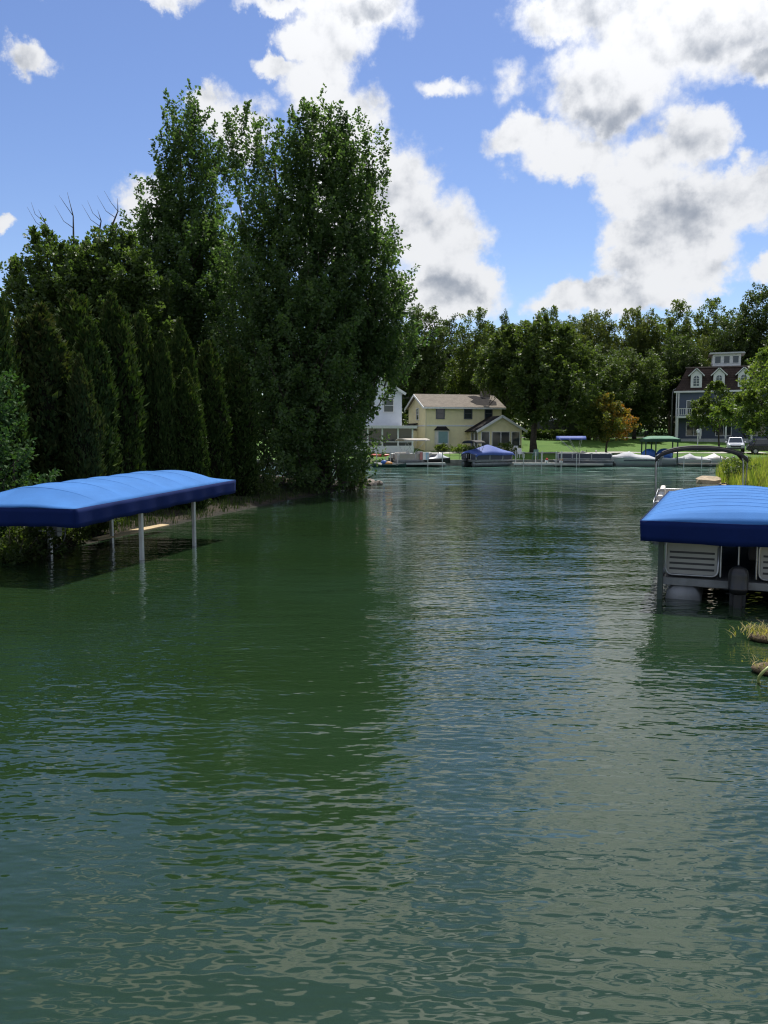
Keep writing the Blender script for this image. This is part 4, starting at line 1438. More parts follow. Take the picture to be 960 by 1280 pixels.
def car(label, px, Y, rz, paint, name='parked_car', suv=True):
    X = gx(px, Y)
    t = thing(name, label, 'car', (X, Y, gz(X, Y)), rz, 'cars parked beyond the lawn')
    # side outline (length along y, front at -y)
    H = 1.72 if suv else 1.45
    prof_ = [(-2.25, .45), (-2.28, .75), (-2.1, .98), (-1.2, 1.08), (-.55, H - .12), (.1, H), (1.3, H - .02), (2.0, H - .35), (2.25, 1.05), (2.3, .6), (2.2, .38), (-2.1, .34)]
    low = [(-2.25, .45), (-2.28, .75), (-2.1, .98), (-1.2, 1.08), (2.25, 1.05), (2.3, .6), (2.2, .38), (-2.1, .34)]
    MB().prism(low, 'x', -.93, .93).build('body', paint, t, bevel=.08)
    cab = MB()
    b0, b1 = .86, .68
    ya, yb = [-1.2, -.5, 1.45, 2.15], None
    cab.add([(-b0, -1.2, 1.06), (b0, -1.2, 1.06), (b0, 2.15, 1.06), (-b0, 2.15, 1.06), (-b1, -.5, H), (b1, -.5, H), (b1, 1.5, H), (-b1, 1.5, H)],
            [(0, 1, 5, 4), (1, 2, 6, 5), (2, 3, 7, 6), (3, 0, 4, 7), (4, 5, 6, 7)])
    cabo = cab.build('cabin', paint, t, bevel=.06)
    ws = MB()
    def on(u_, v_):
        a_ = Vector((-b0, -1.2, 1.06)).lerp(Vector((b0, -1.2, 1.06)), u_)
        b_ = Vector((-b1, -.5, H)).lerp(Vector((b1, -.5, H)), u_)
        return a_.lerp(b_, v_) + Vector((0, -.012, .006))
    ws.add([on(.07, .1), on(.93, .1), on(.93, .9), on(.07, .9)], [(0, 1, 2, 3)])
    ws.build('windscreen', GLASS, t, solid=.01)
    for s in (-1, 1):
        sw_ = MB()
        q = [Vector((s * b0, -.95, 1.1)), Vector((s * b0, 1.9, 1.1)), Vector((s * b1, 1.4, H - .1)), Vector((s * b1, -.4, H - .1))]
        sw_.add([p_ + Vector((s * .03, 0, 0)) for p_ in q], [(0, 1, 2, 3)])
        sw_.build('side_window', GLASS, t, solid=.01)
        MB().ellipsoid((s * .66, -2.2, .80), (.22, .10, .10)).build('headlight', mat('headlight_glass', (.7, .7, .72), .15, .05), t, smooth=True)
        MB().ellipsoid((s * 1.02, -.75, 1.15), (.12, .07, .09)).build('mirror', paint, t, smooth=True)
        for y in (-1.4, 1.4):
            w_ = MB().tube([(s * .74, y, .34), (s * .96, y, .34)], .34, 18).build('wheel', mat('tyre', (.02, .02, .02), .8, .1), t)
            MB().tube([(s * .955, y, .34), (s * .97, y, .34)], .20, 14).build('rim', mat('rim', (.45, .45, .46), .35, .05, metal=.7), w_)
    MB().box(-.55, .55, -2.30, -2.22, .56, .78).build('grille', DARKM, t, bevel=.02)
    MB().box(-.9, .9, -2.33, -2.2, .36, .50).build('bumper', DARKM, t, bevel=.03)
    return t
car('silver car facing the water at the edge of the lawn, before the mansard house', 915.5, 95, R(-21), mat('silver_paint', (.56, .58, .63), .25, .04, 2, metal=.15, coat=.5))
car('dark car at the right edge behind the tall grass', 957, 92, R(70), mat('black_paint', (.018, .02, .024), .25, .04, 2, coat=.6))

# ------------------------------------------------------------------ boats, lifts and docks
ALU = mat('aluminium', (.50, .51, .52), .38, .08, 3, .002, 30, metal=.75)
ALU_D = mat('dull_aluminium', (.26, .27, .28), .5, .15, 3, .002, 30, metal=.6)
FENCE_W = mat('fence_cream', (.42, .41, .38), .45, .05, 3)
FENCE_T = mat('fence_taupe', (.36, .31, .26), .45, .06, 3)
FENCE_N = mat('fence_navy', (.025, .03, .055), .4, .06, 3)
STRIPE_D = mat('stripe_dark', (.05, .05, .055), .5, .08)
DECK = mat('deck_carpet', (.20, .19, .17), .95, .15, 8, .004, 60)
VINYL = mat('vinyl_seat', (.62, .58, .52), .5, .06, 4)
VINYL_B = mat('vinyl_seat_dark', (.10, .10, .12), .5, .06, 4)
MOTOR = mat('motor_black', (.018, .018, .02), .35, .08, 4)
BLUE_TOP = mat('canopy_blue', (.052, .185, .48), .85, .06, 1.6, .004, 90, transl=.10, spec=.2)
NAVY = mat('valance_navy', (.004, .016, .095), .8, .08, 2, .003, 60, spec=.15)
COVER_B = mat('boat_cover_blue', (.055, .10, .34), .75, .08, 2, .004, 60)
COVER_G = mat('boat_cover_grey', (.42, .43, .45), .75, .06, 2, .004, 60)
BIM_K = mat('bimini_black', (.035, .034, .034), .8, .1)
BIM_GRN = mat('canopy_green', (.045, .17, .09), .75, .08, 2)
BIM_T = mat('bimini_tan', (.42, .38, .32), .8, .08)
STEEL_D = mat('dark_post', (.06, .085, .075), .5, .12, 4)
HULL_W = mat('gelcoat_white', (.70, .71, .72), .2, .03, 2, coat=.4)
ROPE = mat('rope', (.42, .38, .30), .9, .1)


def bimini(parent, y0, y1, w, z, rise, m_, legs, arms=None, hem=.07, sag=.0):
    """fabric top on bent bows; legs: list of (y_top, y_foot, z_foot)"""
    def top(u_, v_):
        x = (u_ - .5) * w
        e = abs(u_ - .5) * 2
        return (x, y0 + (y1 - y0) * v_, z + rise * (1 - e ** 2.6) - (.10 if e > .98 else 0) - sag * math.sin(math.pi * v_))
    c = MB().grid(top, 15, 7).build('bimini_top', m_, parent, smooth=True, solid=.025)
    for ye in (0, 1):
        MB().grid(lambda u_, v_: (top(u_, ye)[0], top(u_, ye)[1] + .02 * (1 if ye else -1), top(u_, ye)[2] - .012 - v_ * hem), 15, 2).build('hem', m_, c, smooth=True, solid=.012)
    for (yt, yf, zf) in legs:
        pts = [(-w / 2 + .02, yf, zf), (-w / 2, yf + (yt - yf) * .8, zf + (z - zf) * .8)]
        for k in range(13):
            u_ = k / 12
            e = abs(u_ - .5) * 2
            pts.append(((u_ - .5) * w * .985, yt, z - .03 + rise * (1 - e ** 2.6)))
        pts += [(w / 2, yf + (yt - yf) * .8, zf + (z - zf) * .8), (w / 2 - .02, yf, zf)]
        MB().tube(pts, .016, 7).build('bow', arms or ALU, parent, smooth=True)
    return c


def outboard(parent, x, y, z, s=1.0, m_=None):
    m_ = m_ or MOTOR
    cowl = MB()
    prof_ = [(0, .15), (.02, .19), (.10, .225), (.13, .235), (.15, .225), (.40, .23), (.50, .21), (.55, .15), (.565, .02)]
    vs, fs = [], []
    n = 20
    for (h, r) in prof_:
        for k in range(n):
            a_ = 2 * math.pi * k / n
            ca, sa = math.cos(a_), math.sin(a_)
            vs.append((x + s * r * .88 * math.copysign(abs(ca) ** .62, ca), y - s * .30 + s * r * 1.35 * math.copysign(abs(sa) ** .62, sa), z + s * (h + .32 - (.06 * sa if h > .45 else 0))))
    for i in range(len(prof_) - 1):
        for k in range(n):
            fs.append((i * n + k, i * n + (k + 1) % n, (i + 1) * n + (k + 1) % n, (i + 1) * n + k))
    fs.append(tuple(range(n))[::-1])
    fs.append(tuple(range((len(prof_) - 1) * n, len(prof_) * n)))
    cowl.add(vs, fs)
    mo = cowl.build('outboard_motor', m_, parent, smooth=True)
    MB().prism([(y - s * .42, z + s * .33), (y - s * .16, z + s * .33), (y - s * .2, z - s * .45), (y - s * .42, z - s * .55)], 'x', x - s * .09, x + s * .09).build('leg', m_, mo, bevel=.02)
    MB().box(x - s * .16, x + s * .16, y - s * .17, y + s * .02, z + s * .02, z + s * .36).build('bracket', DARKM, mo)
    MB().box(x - s * .16, x + s * .16, y - s * .55, y - s * .12, z - s * .30, z - s * .27).build('plate', m_, mo)
    return mo


def pontoon(label, loc, rz, L=6.2, Wd=2.5, fence=None, stripe=None, seats=True, motor=True, bim=None, open_stern=True, deckz=.44, fence_h=.66, name='pontoon_boat', group=None, furniture=VINYL, nstripe=3):
    """bow at +y, stern at -y, z = 0 is the waterline"""
    fence = fence or FENCE_W
    t = thing(name, label, 'boat', loc, rz, group)
    r = .30
    for s in (-1, 1):
        x = s * (Wd / 2 - .36)
        MB().tube([(x, -L / 2 + .02, .08), (x, -L / 2 + .06, .08), (x, L / 2 - .9, .08), (x, L / 2 - .35, .13), (x, L / 2 - .08, .22), (x, L / 2, .27)],
                  [r * .9, r, r, r * .82, r * .45, r * .08], 16).build('pontoon', ALU_D, t, smooth=True)
    MB().box(-Wd / 2, Wd / 2, -L / 2, L / 2, deckz - .05, deckz).build('deck', DECK, t)
    ed = MB()
    for s in (-1, 1):
        ed.box(s * (Wd / 2 + .002), s * (Wd / 2 + .04), -L / 2 - .04, L / 2 + .04, deckz - .11, deckz + .015)
    ed.box(-Wd / 2, Wd / 2, -L / 2 - .042, -L / 2 - .003, deckz - .11, deckz + .015)
    ed.box(-Wd / 2, Wd / 2, L / 2 + .003, L / 2 + .042, deckz - .11, deckz + .015)
    ed.build('deck_trim', ALU_D, t)
    cross = MB()
    for k in range(9):
        y = -L / 2 + .3 + k * (L - .6) / 8
        cross.box(-Wd / 2 + .05, Wd / 2 - .05, y - .04, y + .04, deckz - .17, deckz - .055)
    cross.build('crossmember', ALU_D, t)

    def panel(a_, b_, outn):
        a_, b_, n_ = Vector((*a_, 0)), Vector((*b_, 0)), Vector((*outn, 0))
        d = (b_ - a_)
        ln = d.length
        d.normalize()
        u = Vector((0, 0, 1))
        z0, z1 = deckz + .05, deckz + fence_h
        c = (a_ + b_) / 2
        po = MB().obox(c + u * (z0 + z1) / 2, d, n_, u, ln / 2 - .02, .008, (z1 - z0) / 2 - .02).build('fence_panel', fence, t)
        rr = .10
        pts = []
        for (cx_, cz_, st) in ((ln / 2 - rr, z1 - rr, 0), (-ln / 2 + rr, z1 - rr, 90), (-ln / 2 + rr, z0 + rr, 180), (ln / 2 - rr, z0 + rr, 270)):
            for k in range(4):
                an = R(st + k * 30)
                pts.append(c + d * (cx_ + rr * math.cos(an)) + u * (cz_ + rr * math.sin(an)))
        pts.append(pts[0])
        MB().tube(pts, .019, 7).build('rail', ALU, po, smooth=True)
        for k in range(nstripe):
            zz_ = z0 + (z1 - z0) * (.18 + .16 * k)
            MB().obox(c + u * zz_ + n_ * .012, d, n_, u, ln / 2 - .06, .004, .018).build('stripe', stripe or STRIPE_D, po)
        return po
    hl = L / 2 - .12
    hw_ = Wd / 2 - .05
    for s in (-1, 1):
        ys = [-hl, -hl + (2 * hl) * .36, -hl + 2 * hl * .70, hl - .25]
        for k in range(3):
            panel((s * hw_, ys[k] + .03), (s * hw_, ys[k + 1] - .03), (s, 0))
    g0 = .32
    for (x0, x1) in ((-hw_, -g0), (g0, hw_)):
        panel((x0, -hl), (x1, -hl), (0, -1))
        panel((x0, hl - .25), (x1, hl - .25), (0, 1))
    # low gate between the stern panels
    gt = MB()
    gt.tube([(-g0 + .04, -hl, deckz + .05), (-g0 + .04, -hl, deckz + fence_h - .02), (g0 - .04, -hl, deckz + fence_h - .02), (g0 - .04, -hl, deckz + .05)], .016, 6)
    gt.tube([(0, -hl, deckz + .2), (0, -hl, deckz + fence_h - .03)], .014, 6)
    gt.build('stern_gate', ALU, t)
    if seats:
        for (x0, x1, y0, y1) in ((-hw_ + .08, -hw_ + .68, -hl + .5, -hl + 2.2), (hw_ - .68, hw_ - .08, hl - 2.3, hl - .45), (-hw_ + .08, -hw_ + .68, hl - 2.3, hl - .45)):
            so_ = MB().box(x0, x1, y0, y1, deckz + .003, deckz + .42).build('bench', furniture, t, bevel=.05)
            xb = x0 if x0 < 0 else x1 - .16
            MB().box(xb, xb + .16, y0, y1, deckz + .425, deckz + .80).build('backrest', furniture, so_, bevel=.05)
        co = MB().prism([(-.35, deckz + .003), (.25, deckz + .003), (.25, deckz + .75), (.05, deckz + .95), (-.35, deckz + .80)], 'x', hw_ - .95, hw_ - .12).build('console', furniture, t, bevel=.03)
        MB().tube([(hw_ - .5 + .19 * math.cos(a_), -.42 + .04 * math.sin(a_), deckz + .86 + .19 * math.sin(a_)) for a_ in np.linspace(0, 6.283, 17)], .015, 6).build('steering_wheel', DARKM, co)
        cs = MB().box(hw_ - .85, hw_ - .25, -1.35, -.85, deckz + .25, deckz + .50).build('helm_seat', furniture, t, bevel=.05)
        MB().box(hw_ - .85, hw_ - .25, -1.42, -1.3, deckz + .50, deckz + 1.0).build('backrest', furniture, cs, bevel=.05)
        MB().tube([(hw_ - .55, -1.1, deckz), (hw_ - .55, -1.1, deckz + .25)], .05, 8).build('pedestal', ALU, cs)
    if motor:
        outboard(t, 0, -L / 2 - .05, .05, .78)
    if bim:
        bimini(t, *bim)
    return t


def lift_canopy(label, loc, rz, L, Wd, eave, crown, val, post_ys, post_m, inset=.25, tilt=0.0, wheel=False, hip=1.0, nbow=9, sagk=.055):
    """boat lift with a framed fabric canopy; local y along the boat"""
    t = thing('boat_lift', label, 'boat lift', loc, rz, 'boat lifts with blue canopies')
    zt = lambda y: tilt * (y / L)
    def hgt(u_, v_):
        e = abs(2 * u_ - 1)
        y = (v_ - .5) * L
        arch = 1 - e ** 2.3
        # bows carry the cloth, it sags a little between them
        ph = v_ * (nbow - 1)
        sagv = sagk * abs(math.sin(math.pi * ph)) ** .8 * (1 - e ** 3)
        d_end = min(v_, 1 - v_) * L
        s = min(1, d_end / hip)
        s = .04 + .96 * s ** .9
        wr = .010 * math.sin(23 * v_ + 11 * u_) * (1 if s < 1 else .4)
        return eave + crown * arch * s - sagv * s + wr * arch + zt(y)
    nv = (nbow - 1) * 6 + 1
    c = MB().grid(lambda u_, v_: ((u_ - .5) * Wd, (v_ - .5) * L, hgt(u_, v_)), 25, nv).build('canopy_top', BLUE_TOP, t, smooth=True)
    c.data.set_sharp_from_angle(angle=R(7))
    md = c.modifiers.new('thickness', 'SOLIDIFY')
    md.thickness, md.offset = .012, 0
    # valance round the four sides
    per = []
    n1, n2 = 60, 26
    for k in range(n1):
        per.append((Wd / 2, -L / 2 + L * k / n1, 0))
    for k in range(n2):
        per.append((Wd / 2 - Wd * k / n2, L / 2, 0))
    for k in range(n1):
        per.append((-Wd / 2, L / 2 - L * k / n1, 0))
    for k in range(n2 + 1):
        per.append((-Wd / 2 + Wd * k / n2, -L / 2, 0))
    mb = MB()
    rows = 5
    vs = []
    for j in range(rows):
        f_ = j / (rows - 1)
        for k, (x, y, _) in enumerate(per):
            o_ = 1 + (.006 + .010 * f_ * math.sin(k * .9) + .007 * f_ * math.sin(k * .37 + 1))
            vs.append((x * o_ + math.copysign(.01, x), y * (1 + .002) + .012 * f_ * math.sin(k * 1.1), eave + .008 + zt(y) - f_ * (val + .010 * math.sin(k * .33) + .005 * math.sin(k * .93))))
    n_ = len(per)
    mb.add(vs, [(j * n_ + k, j * n_ + k + 1, (j + 1) * n_ + k + 1, (j + 1) * n_ + k) for j in range(rows - 1) for k in range(n_ - 1)])
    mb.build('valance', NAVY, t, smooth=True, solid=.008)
    # bows and eave rails
    for k in range(nbow):
        v_ = .03 + .94 * k / (nbow - 1)
        pts = [((u_ - .5) * (Wd - .06), (v_ - .5) * L, hgt(u_, v_) - .045) for u_ in np.linspace(0, 1, 13)]
        MB().tube(pts, .018, 6).build('bow', post_m, t, smooth=True)
        if 0 < k < nbow - 1:
            v_ = k / (nbow - 1)
            pts = [((u_ - .5) * (Wd - .02), (v_ - .5) * L, hgt(u_, v_) + .006) for u_ in np.linspace(0, 1, 25)]
            MB().tube(pts, .006, 5).build('seam', BLUE_TOP, c, smooth=True)
    for s in (-1, 1):
        MB().tube([(s * (Wd / 2 - .05), -L / 2 + .05, eave - .06 + zt(-L / 2)), (s * (Wd / 2 - .05), L / 2 - .05, eave - .06 + zt(L / 2))], .025, 8).build('eave_rail', post_m, t)
        for y in post_ys:
            MB().box(s * (Wd / 2 - inset) - .045, s * (Wd / 2 - inset) + .045, y - .045, y + .045, -1.2, eave - .02 + zt(y)).build('post', post_m, t, bevel=.012)
    for y in post_ys:
        MB().box(-Wd / 2 + inset + .05, Wd / 2 - inset - .05, y - .05, y + .05, -.55, -.43).build('cradle_beam', post_m, t)
        MB().tube([(-Wd / 2 + inset + .05, y, eave - .14 + zt(y)), (Wd / 2 - inset - .05, y, eave - .14 + zt(y))], .022, 7).build('crossbar', post_m, t)
    for s in (-1, 1):
        MB().box(s * .75 - .06, s * .75 + .06, post_ys[0] - .9, post_ys[-1] + .9, -.40, -.30).build('bunk', GREYW, t)
    if wheel:
        x, y, z = wheel
        w_ = MB().tube([(x + .42 * math.cos(a_), y, z + .42 * math.sin(a_)) for a_ in np.linspace(0, 6.283, 33)], .016, 6).build('winch_wheel', ALU_D, t, smooth=True)
        sp_ = MB()
        for k in range(3):
            a_ = k * math.pi / 3
            sp_.tube([(x - .42 * math.cos(a_), y, z - .42 * math.sin(a_)), (x + .42 * math.cos(a_), y, z + .42 * math.sin(a_))], .010, 5)
        sp_.build('spoke', ALU_D, w_)
        MB().tube([(x, y - .05, z), (x, y + .25, z)], .05, 10).build('hub', ALU_D, w_)
        MB().box(x - .12, x + .12, y + .1, y + .3, z - .15, z + .45).build('winch_box', ALU_D, t, bevel=.02)
    return t


# --- left lift: long side seen from the channel
LQ = (Vector((-6.05, 15.6, 0)), Vector((-4.25, 22.9, 0)))      # channel-side eave, near and far end
ldir = (LQ[1] - LQ[0])
lL = ldir.length
lrz = -math.atan2(ldir.x, ldir.y)
ln_ = Vector((-ldir.y, ldir.x, 0)).normalized()
lc = (LQ[0] + LQ[1]) / 2 + ln_ * 1.5
lift_canopy('boat lift with a long blue canopy over shaded water at the left bank', (lc.x, lc.y, 0), lrz, lL, 3.0, 1.53, .36, .37, (-.85, 1.75), ALU, inset=.28, tilt=.20, hip=1.1,
            wheel=(-1.1, -1.0, .62), sagk=.04)
# tan strip standing in for sunlit sand on the bank behind that lift
pk_ = thing('lit_sand_strip', 'tan strip standing in for sunlit sand on the bank behind the left boat lift', 'lit_sand_strip', (-7.15, 22.7, .13), R(75))
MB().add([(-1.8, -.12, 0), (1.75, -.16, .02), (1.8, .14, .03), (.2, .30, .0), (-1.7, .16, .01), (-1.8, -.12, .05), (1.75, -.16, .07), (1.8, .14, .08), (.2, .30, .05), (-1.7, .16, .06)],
         [(0, 1, 2, 3, 4), (5, 6, 7, 8, 9), (0, 1, 6, 5), (1, 2, 7, 6), (2, 3, 8, 7), (3, 4, 9, 8), (4, 0, 5, 9)]).build('lit_sand', mat('lit_sand_tan', (.50, .38, .21), .85, .12, 2, .01, 14), pk_, bevel=.008)

# --- right lift, its stern end towards us, with a pontoon boat in it
RQ = Vector((4.38, 13.6, 0))
rrz = -R(23)
rdir = Vector((math.sin(R(23)), math.cos(R(23)), 0))
rside = Vector((math.cos(R(23)), -math.sin(R(23)), 0))
RL, RW = 7.4, 3.1
rc = RQ + rdir * RL / 2 + rside * RW / 2
lift_canopy('boat lift with a blue canopy over a moored pontoon boat at the right', (rc.x, rc.y, 0), rrz, RL, RW, 1.44, .23, .36, (-3.2, 2.2), STEEL_D, inset=.30, tilt=.06, hip=.34, nbow=10, sagk=.028)
bc = RQ + rdir * (3.1 + .55) + rside * RW / 2
pontoon('cream panelled pontoon boat under the right blue canopy, stern and outboard showing', (bc.x, bc.y, -.07), rrz, 6.2, 2.45, FENCE_W, STRIPE_D, nstripe=4)
ml0 = bc + rdir * -2.95 + rside * -1.15
ml1 = rc + rdir * -3.2 + rside * (-RW / 2 + .30)
pts = [Vector((ml0.x, ml0.y, .50)).lerp(Vector((ml1.x - .02, ml1.y, .32)), s_) - Vector((0, 0, .5 * s_ * (1 - s_))) for s_ in np.linspace(0, 1, 9)]
tag(MB().tube(pts, .009, 6).build('mooring_rope', ROPE, None, smooth=True), 'pale rope from the stern of the cream pontoon boat to the lift post', 'rope')
# second pontoon boat moored beyond it, bimini up
b2 = RQ + rdir * 11.9 + rside * .55
pontoon('open pontoon boat with a raised black bimini, moored beyond the right blue canopy', (b2.x, b2.y, 0), rrz + R(3), 6.4, 2.5, FENCE_W, STRIPE_D,
        bim=(-1.7, .4, 2.45, 2.33, .26, BIM_K, [(-1.6, -1.0, 1.05), (.3, -.6, 1.05)], ALU, .10))

# --- far shore boats
FB = 'boats along the far docks'
def place(px, Y):
    return (gx(px, Y), Y, .2)
pontoon('taupe pontoon boat with a thin pale bimini, before the pale house', place(521, 82.6), R(-66), 5.4, 2.4, FENCE_T, FENCE_W, group=FB, furniture=VINYL, nstripe=1,
        bim=(-1.9, .9, 2.3, 2.5, .14, BIM_T, [(-1.8, -1.0, 1.1), (-.6, -1.0, 1.1), (.5, -1.0, 1.1)], ALU))
cv = pontoon('navy pontoon boat under a peaked blue cover, before the yellow house', place(609, 82.4), R(-58), 5.2, 2.45, FENCE_N, ALU, seats=False, group=FB, nstripe=0)
def cover_top(u_, v_):
    x, y = (u_ - .5) * 2.62, (v_ - .5) * 5.1
    e = abs(2 * u_ - 1)
    pk1 = max(0, 1 - abs(y + .1) / 2.9)
    z = 1.18 + .72 * pk1 * (1 - e ** 1.3) + .12 * (1 - e)
    if e > .97:
        z -= .22
    if v_ < .02 or v_ > .98:
        z -= .2
    return (x, y, z + .02 * math.sin(9 * v_ + 5 * u_))
MB().grid(cover_top, 17, 23).build('boat_cover', COVER_B, cv, smooth=True, solid=.015)
bimini(cv, -2.5, -1.2, 2.2, 2.25, .2, BIM_K, [(-2.2, -1.8, 1.1), (-1.3, -1.8, 1.1)], DARKM)
pontoon('black pontoon boat with a blue bimini at the far dock', place(727, 82.8), R(80), 5.8, 2.4, FENCE_N, ALU, group=FB, furniture=VINYL, nstripe=1,
        bim=(-.2, 2.7, 2.35, 2.62, .26, COVER_B, [(.2, .5, 1.1), (1.4, .6, 1.1), (2.4, .7, 1.1)], ALU))

# speedboat under a grey cover
sb = thing('speedboat', 'low white speedboat under a pale grey cover', 'boat', place(787, 82.2), R(78), FB)
def hull(u_, v_):
    y = (v_ - .5) * 5.2
    w_ = 1.05 * (1 - max(0, (v_ - .45) / .55) ** 2.4)
    a_ = (u_ - .5) * 2
    x = a_ * w_
    zk = -.25 + .5 * max(0, v_ - .6) ** 1.5
    zt_ = .58 + .22 * v_
    e = abs(a_)
    return (x, y, zk + (zt_ - zk) * e ** 1.6)
hb = MB().grid(hull, 15, 20)
hb.build('hull', HULL_W, sb, smooth=True, solid=.03)
MB().add([(-1.05, -2.6, -.2), (1.05, -2.6, -.2), (1.05, -2.6, .58), (-1.05, -2.6, .58)], [(0, 1, 2, 3)]).build('transom', HULL_W, sb, solid=.03)
st_ = MB()
for s in (-1, 1):
    st_.obox((s * 1.06, -.9, .42), (0, 1, 0), (1, 0, 0), (0, 0, 1), 1.7, .012, .05)
st_.build('stripe', FENCE_N, sb)
def scover(u_, v_):
    y = (v_ - .5) * 5.1
    w_ = 1.08 * (1 - max(0, (v_ - .45) / .55) ** 2.4) + .02
    e = abs(2 * u_ - 1)
    pk1 = math.exp(-((v_ - .60) / .13) ** 2)
    z = .60 + .22 * v_ + (.14 + .40 * pk1 + .16 * (v_ < .58)) * (1 - e ** 1.8) * min(1, 6 * v_) * min(1, 6 * (1 - v_))
    return ((u_ - .5) * 2 * w_, y, z - (.10 if e > .97 else 0))
MB().grid(scover, 15, 25).build('boat_cover', COVER_G, sb, smooth=True, solid=.015)
outboard(sb, 0, -2.6, .35, .9, ALU_D)

# lift with a green canopy, boat with bright blue covers inside
gl = thing('boat_lift', 'boat lift with a green canopy at the far dock', 'boat lift', place(822, 84.0), R(82), FB)
def gtop(u_, v_):
    e = abs(2 * u_ - 1)
    d_ = min(v_, 1 - v_) * 3.6
    return ((u_ - .5) * 2.6, (v_ - .5) * 3.6, 2.55 + .35 * (1 - e ** 2.2) * min(1, .3 + d_))
MB().grid(gtop, 13, 13).build('canopy_top', BIM_GRN, gl, smooth=True, solid=.02)
vl = MB()
vl.box(-1.3, 1.3, -1.82, -1.80, 2.3, 2.57)
vl.box(-1.3, 1.3, 1.80, 1.82, 2.3, 2.57)
vl.box(-1.32, -1.30, -1.8, 1.8, 2.3, 2.57)
vl.box(1.30, 1.32, -1.8, 1.8, 2.3, 2.57)
vl.build('valance', mat('valance_green', (.012, .05, .03), .8, .1), gl)
for sx in (-1, 1):
    for y in (-1.55, .6, 1.6):
        MB().box(sx * 1.2 - .06, sx * 1.2 + .06, y - .06, y + .06, -1, 2.5).build('post', mat('green_post', (.02, .05, .035), .6, .1), gl)
jb = thing('covered_boat', 'boat under bright blue covers inside the green-canopied lift', 'boat', place(820, 84.0), R(80), FB)
MB().grid(hull, 13, 16).build('hull', HULL_W, jb, smooth=True, solid=.03)
BRB = mat('bright_blue_cover', (.03, .12, .42), .5, .08)
for y, s in ((1.2, .75), (-.9, .8)):
    MB().ellipsoid((0, y, .95), (1.15 * s, 1.45 * s, .85 * s), 16, 9).build('cover', BRB, jb, smooth=True)
jb.scale = (.9, .72, 1.0)

for k, (px, Y, rz_, lb, m1, m2) in enumerate([
        (862, 83.2, R(88), 'low white runabout behind the black bimini, nearer the green canopy', COVER_G, HULL_W),
        (892, 83.4, R(94), 'low pale runabout behind the black bimini, beside the tall grass', VINYL, HULL_W)]):
    rb = thing('runabout', lb, 'boat', place(px, Y), rz_, FB)
    MB().grid(hull, 13, 16).build('hull', m2, rb, smooth=True, solid=.03)
    MB().grid(scover, 13, 19).build('boat_cover', m1, rb, smooth=True, solid=.015)
    MB().add([(-1.05, -2.6, -.2), (1.05, -2.6, -.2), (1.05, -2.6, .58), (-1.05, -2.6, .58)], [(0, 1, 2, 3)]).build('transom', HULL_W, rb, solid=.03)
    outboard(rb, 0, -2.6, .3, .8)
    rb.scale = (.9, .66, .8)

# --- docks
DOCKW = mat('dock_white', (.50, .50, .48), .6, .12, 2)
def dock(label, px0, px1, Y, half, z, posts, top=None, rz=0.0, group='far docks'):
    x0, x1 = gx(px0, Y), gx(px1, Y)
    t = thing('dock', label, 'dock', ((x0 + x1) / 2, Y, 0), rz, group)
    hl = (x1 - x0) / 2
    n = int(2 * hl / .30)
    mb = MB()
    for k in range(n):
        xa = -hl + k * 2 * hl / n
        mb.box(xa + .008, xa + 2 * hl / n - .008, -half, half, z - .04, z)
    mb.build('decking', top or DOCKW, t)
    MB().box(-hl, hl, -half - .03, -half - .003, z - .18, z + .01).build('fascia', top or DOCKW, t)
    MB().box(-hl, hl, half + .003, half + .03, z - .18, z + .01).build('fascia', top or DOCKW, t)
    for (px, s, h) in posts:
        x = gx(px, Y) - (x0 + x1) / 2
        MB().tube([(x, s * (half + .09), -1.0), (x, s * (half + .09), h), (x, s * (half + .09), h + .05)], [.05, .05, .02], 9).build('post', DOCKW, t)
    return t
dock('white dock with posts before the pale house', 458, 556, 81.0, .55, .42, [(458, -1, 1.35), (471, -1, 1.3), (488, -1, 1.5), (497, -1, 1.3), (534, -1, 1.2), (552, -1, 1.45)])
dock('bright white dock with tall posts right of the blue-covered boat', 640, 704, 81.4, .60, .38, [(645, 1, 1.6), (652, -1, 1.5), (670, 1, 1.45), (674, -1, 1.3), (678, 1, 1.55), (692, -1, 1.5), (699, -1, 1.55)])
dock('grey dock in front of the black pontoon boat', 690, 752, 80.9, .35, .34, [(699, -1, 1.35), (718, -1, 1.25), (724, 1, 1.3)], CONCRETE)
dock('low dock under the runabouts behind the black bimini', 846, 912, 83.0 - 2.0, .5, .36, [(850, -1, 1.0), (872, -1, 1.1), (895, -1, 1.1)], GREYW)

# --- small things on the docks
YB = 81.0
ZB = .42
ky = thing('kayak', 'red kayak lying on a rack before the pale house', 'kayak', (gx(474, 83.4), 83.4, 1.10), R(4))
MB().grid(lambda u_, v_: ((u_ - .5) * 2.4, .30 * math.sin(math.pi * min(1, max(0, u_))) ** .6 * math.cos(2 * math.pi * v_), .17 * math.sin(math.pi * u_) ** .6 * math.sin(2 * math.pi * v_) + .12 * (2 * u_ - 1) ** 4), 15, 13).build('hull', mat('red_plastic', (.55, .035, .03), .4, .06), ky, smooth=True)
MB().tube([(.05 + .36 * math.cos(a_), .17 * math.sin(a_), .165) for a_ in np.linspace(0, 6.283, 17)], .025, 6).build('cockpit_rim', DARKM, ky)
rk_ = thing('kayak_rack', 'low white rack under the red kayak', 'rack', (gx(474, 83.4), 83.4, 0), R(4))
for x in (-.7, .7):
    MB().box(x - .04, x + .04, -.25, -.17, -.8, .93).build('upright', WHITE, rk_)
    MB().box(x - .04, x + .04, .17, .25, -.8, .93).build('upright', WHITE, rk_)
    MB().box(x - .04, x + .04, -.3, .3, .932, .98).build('bearer', WHITE, rk_)
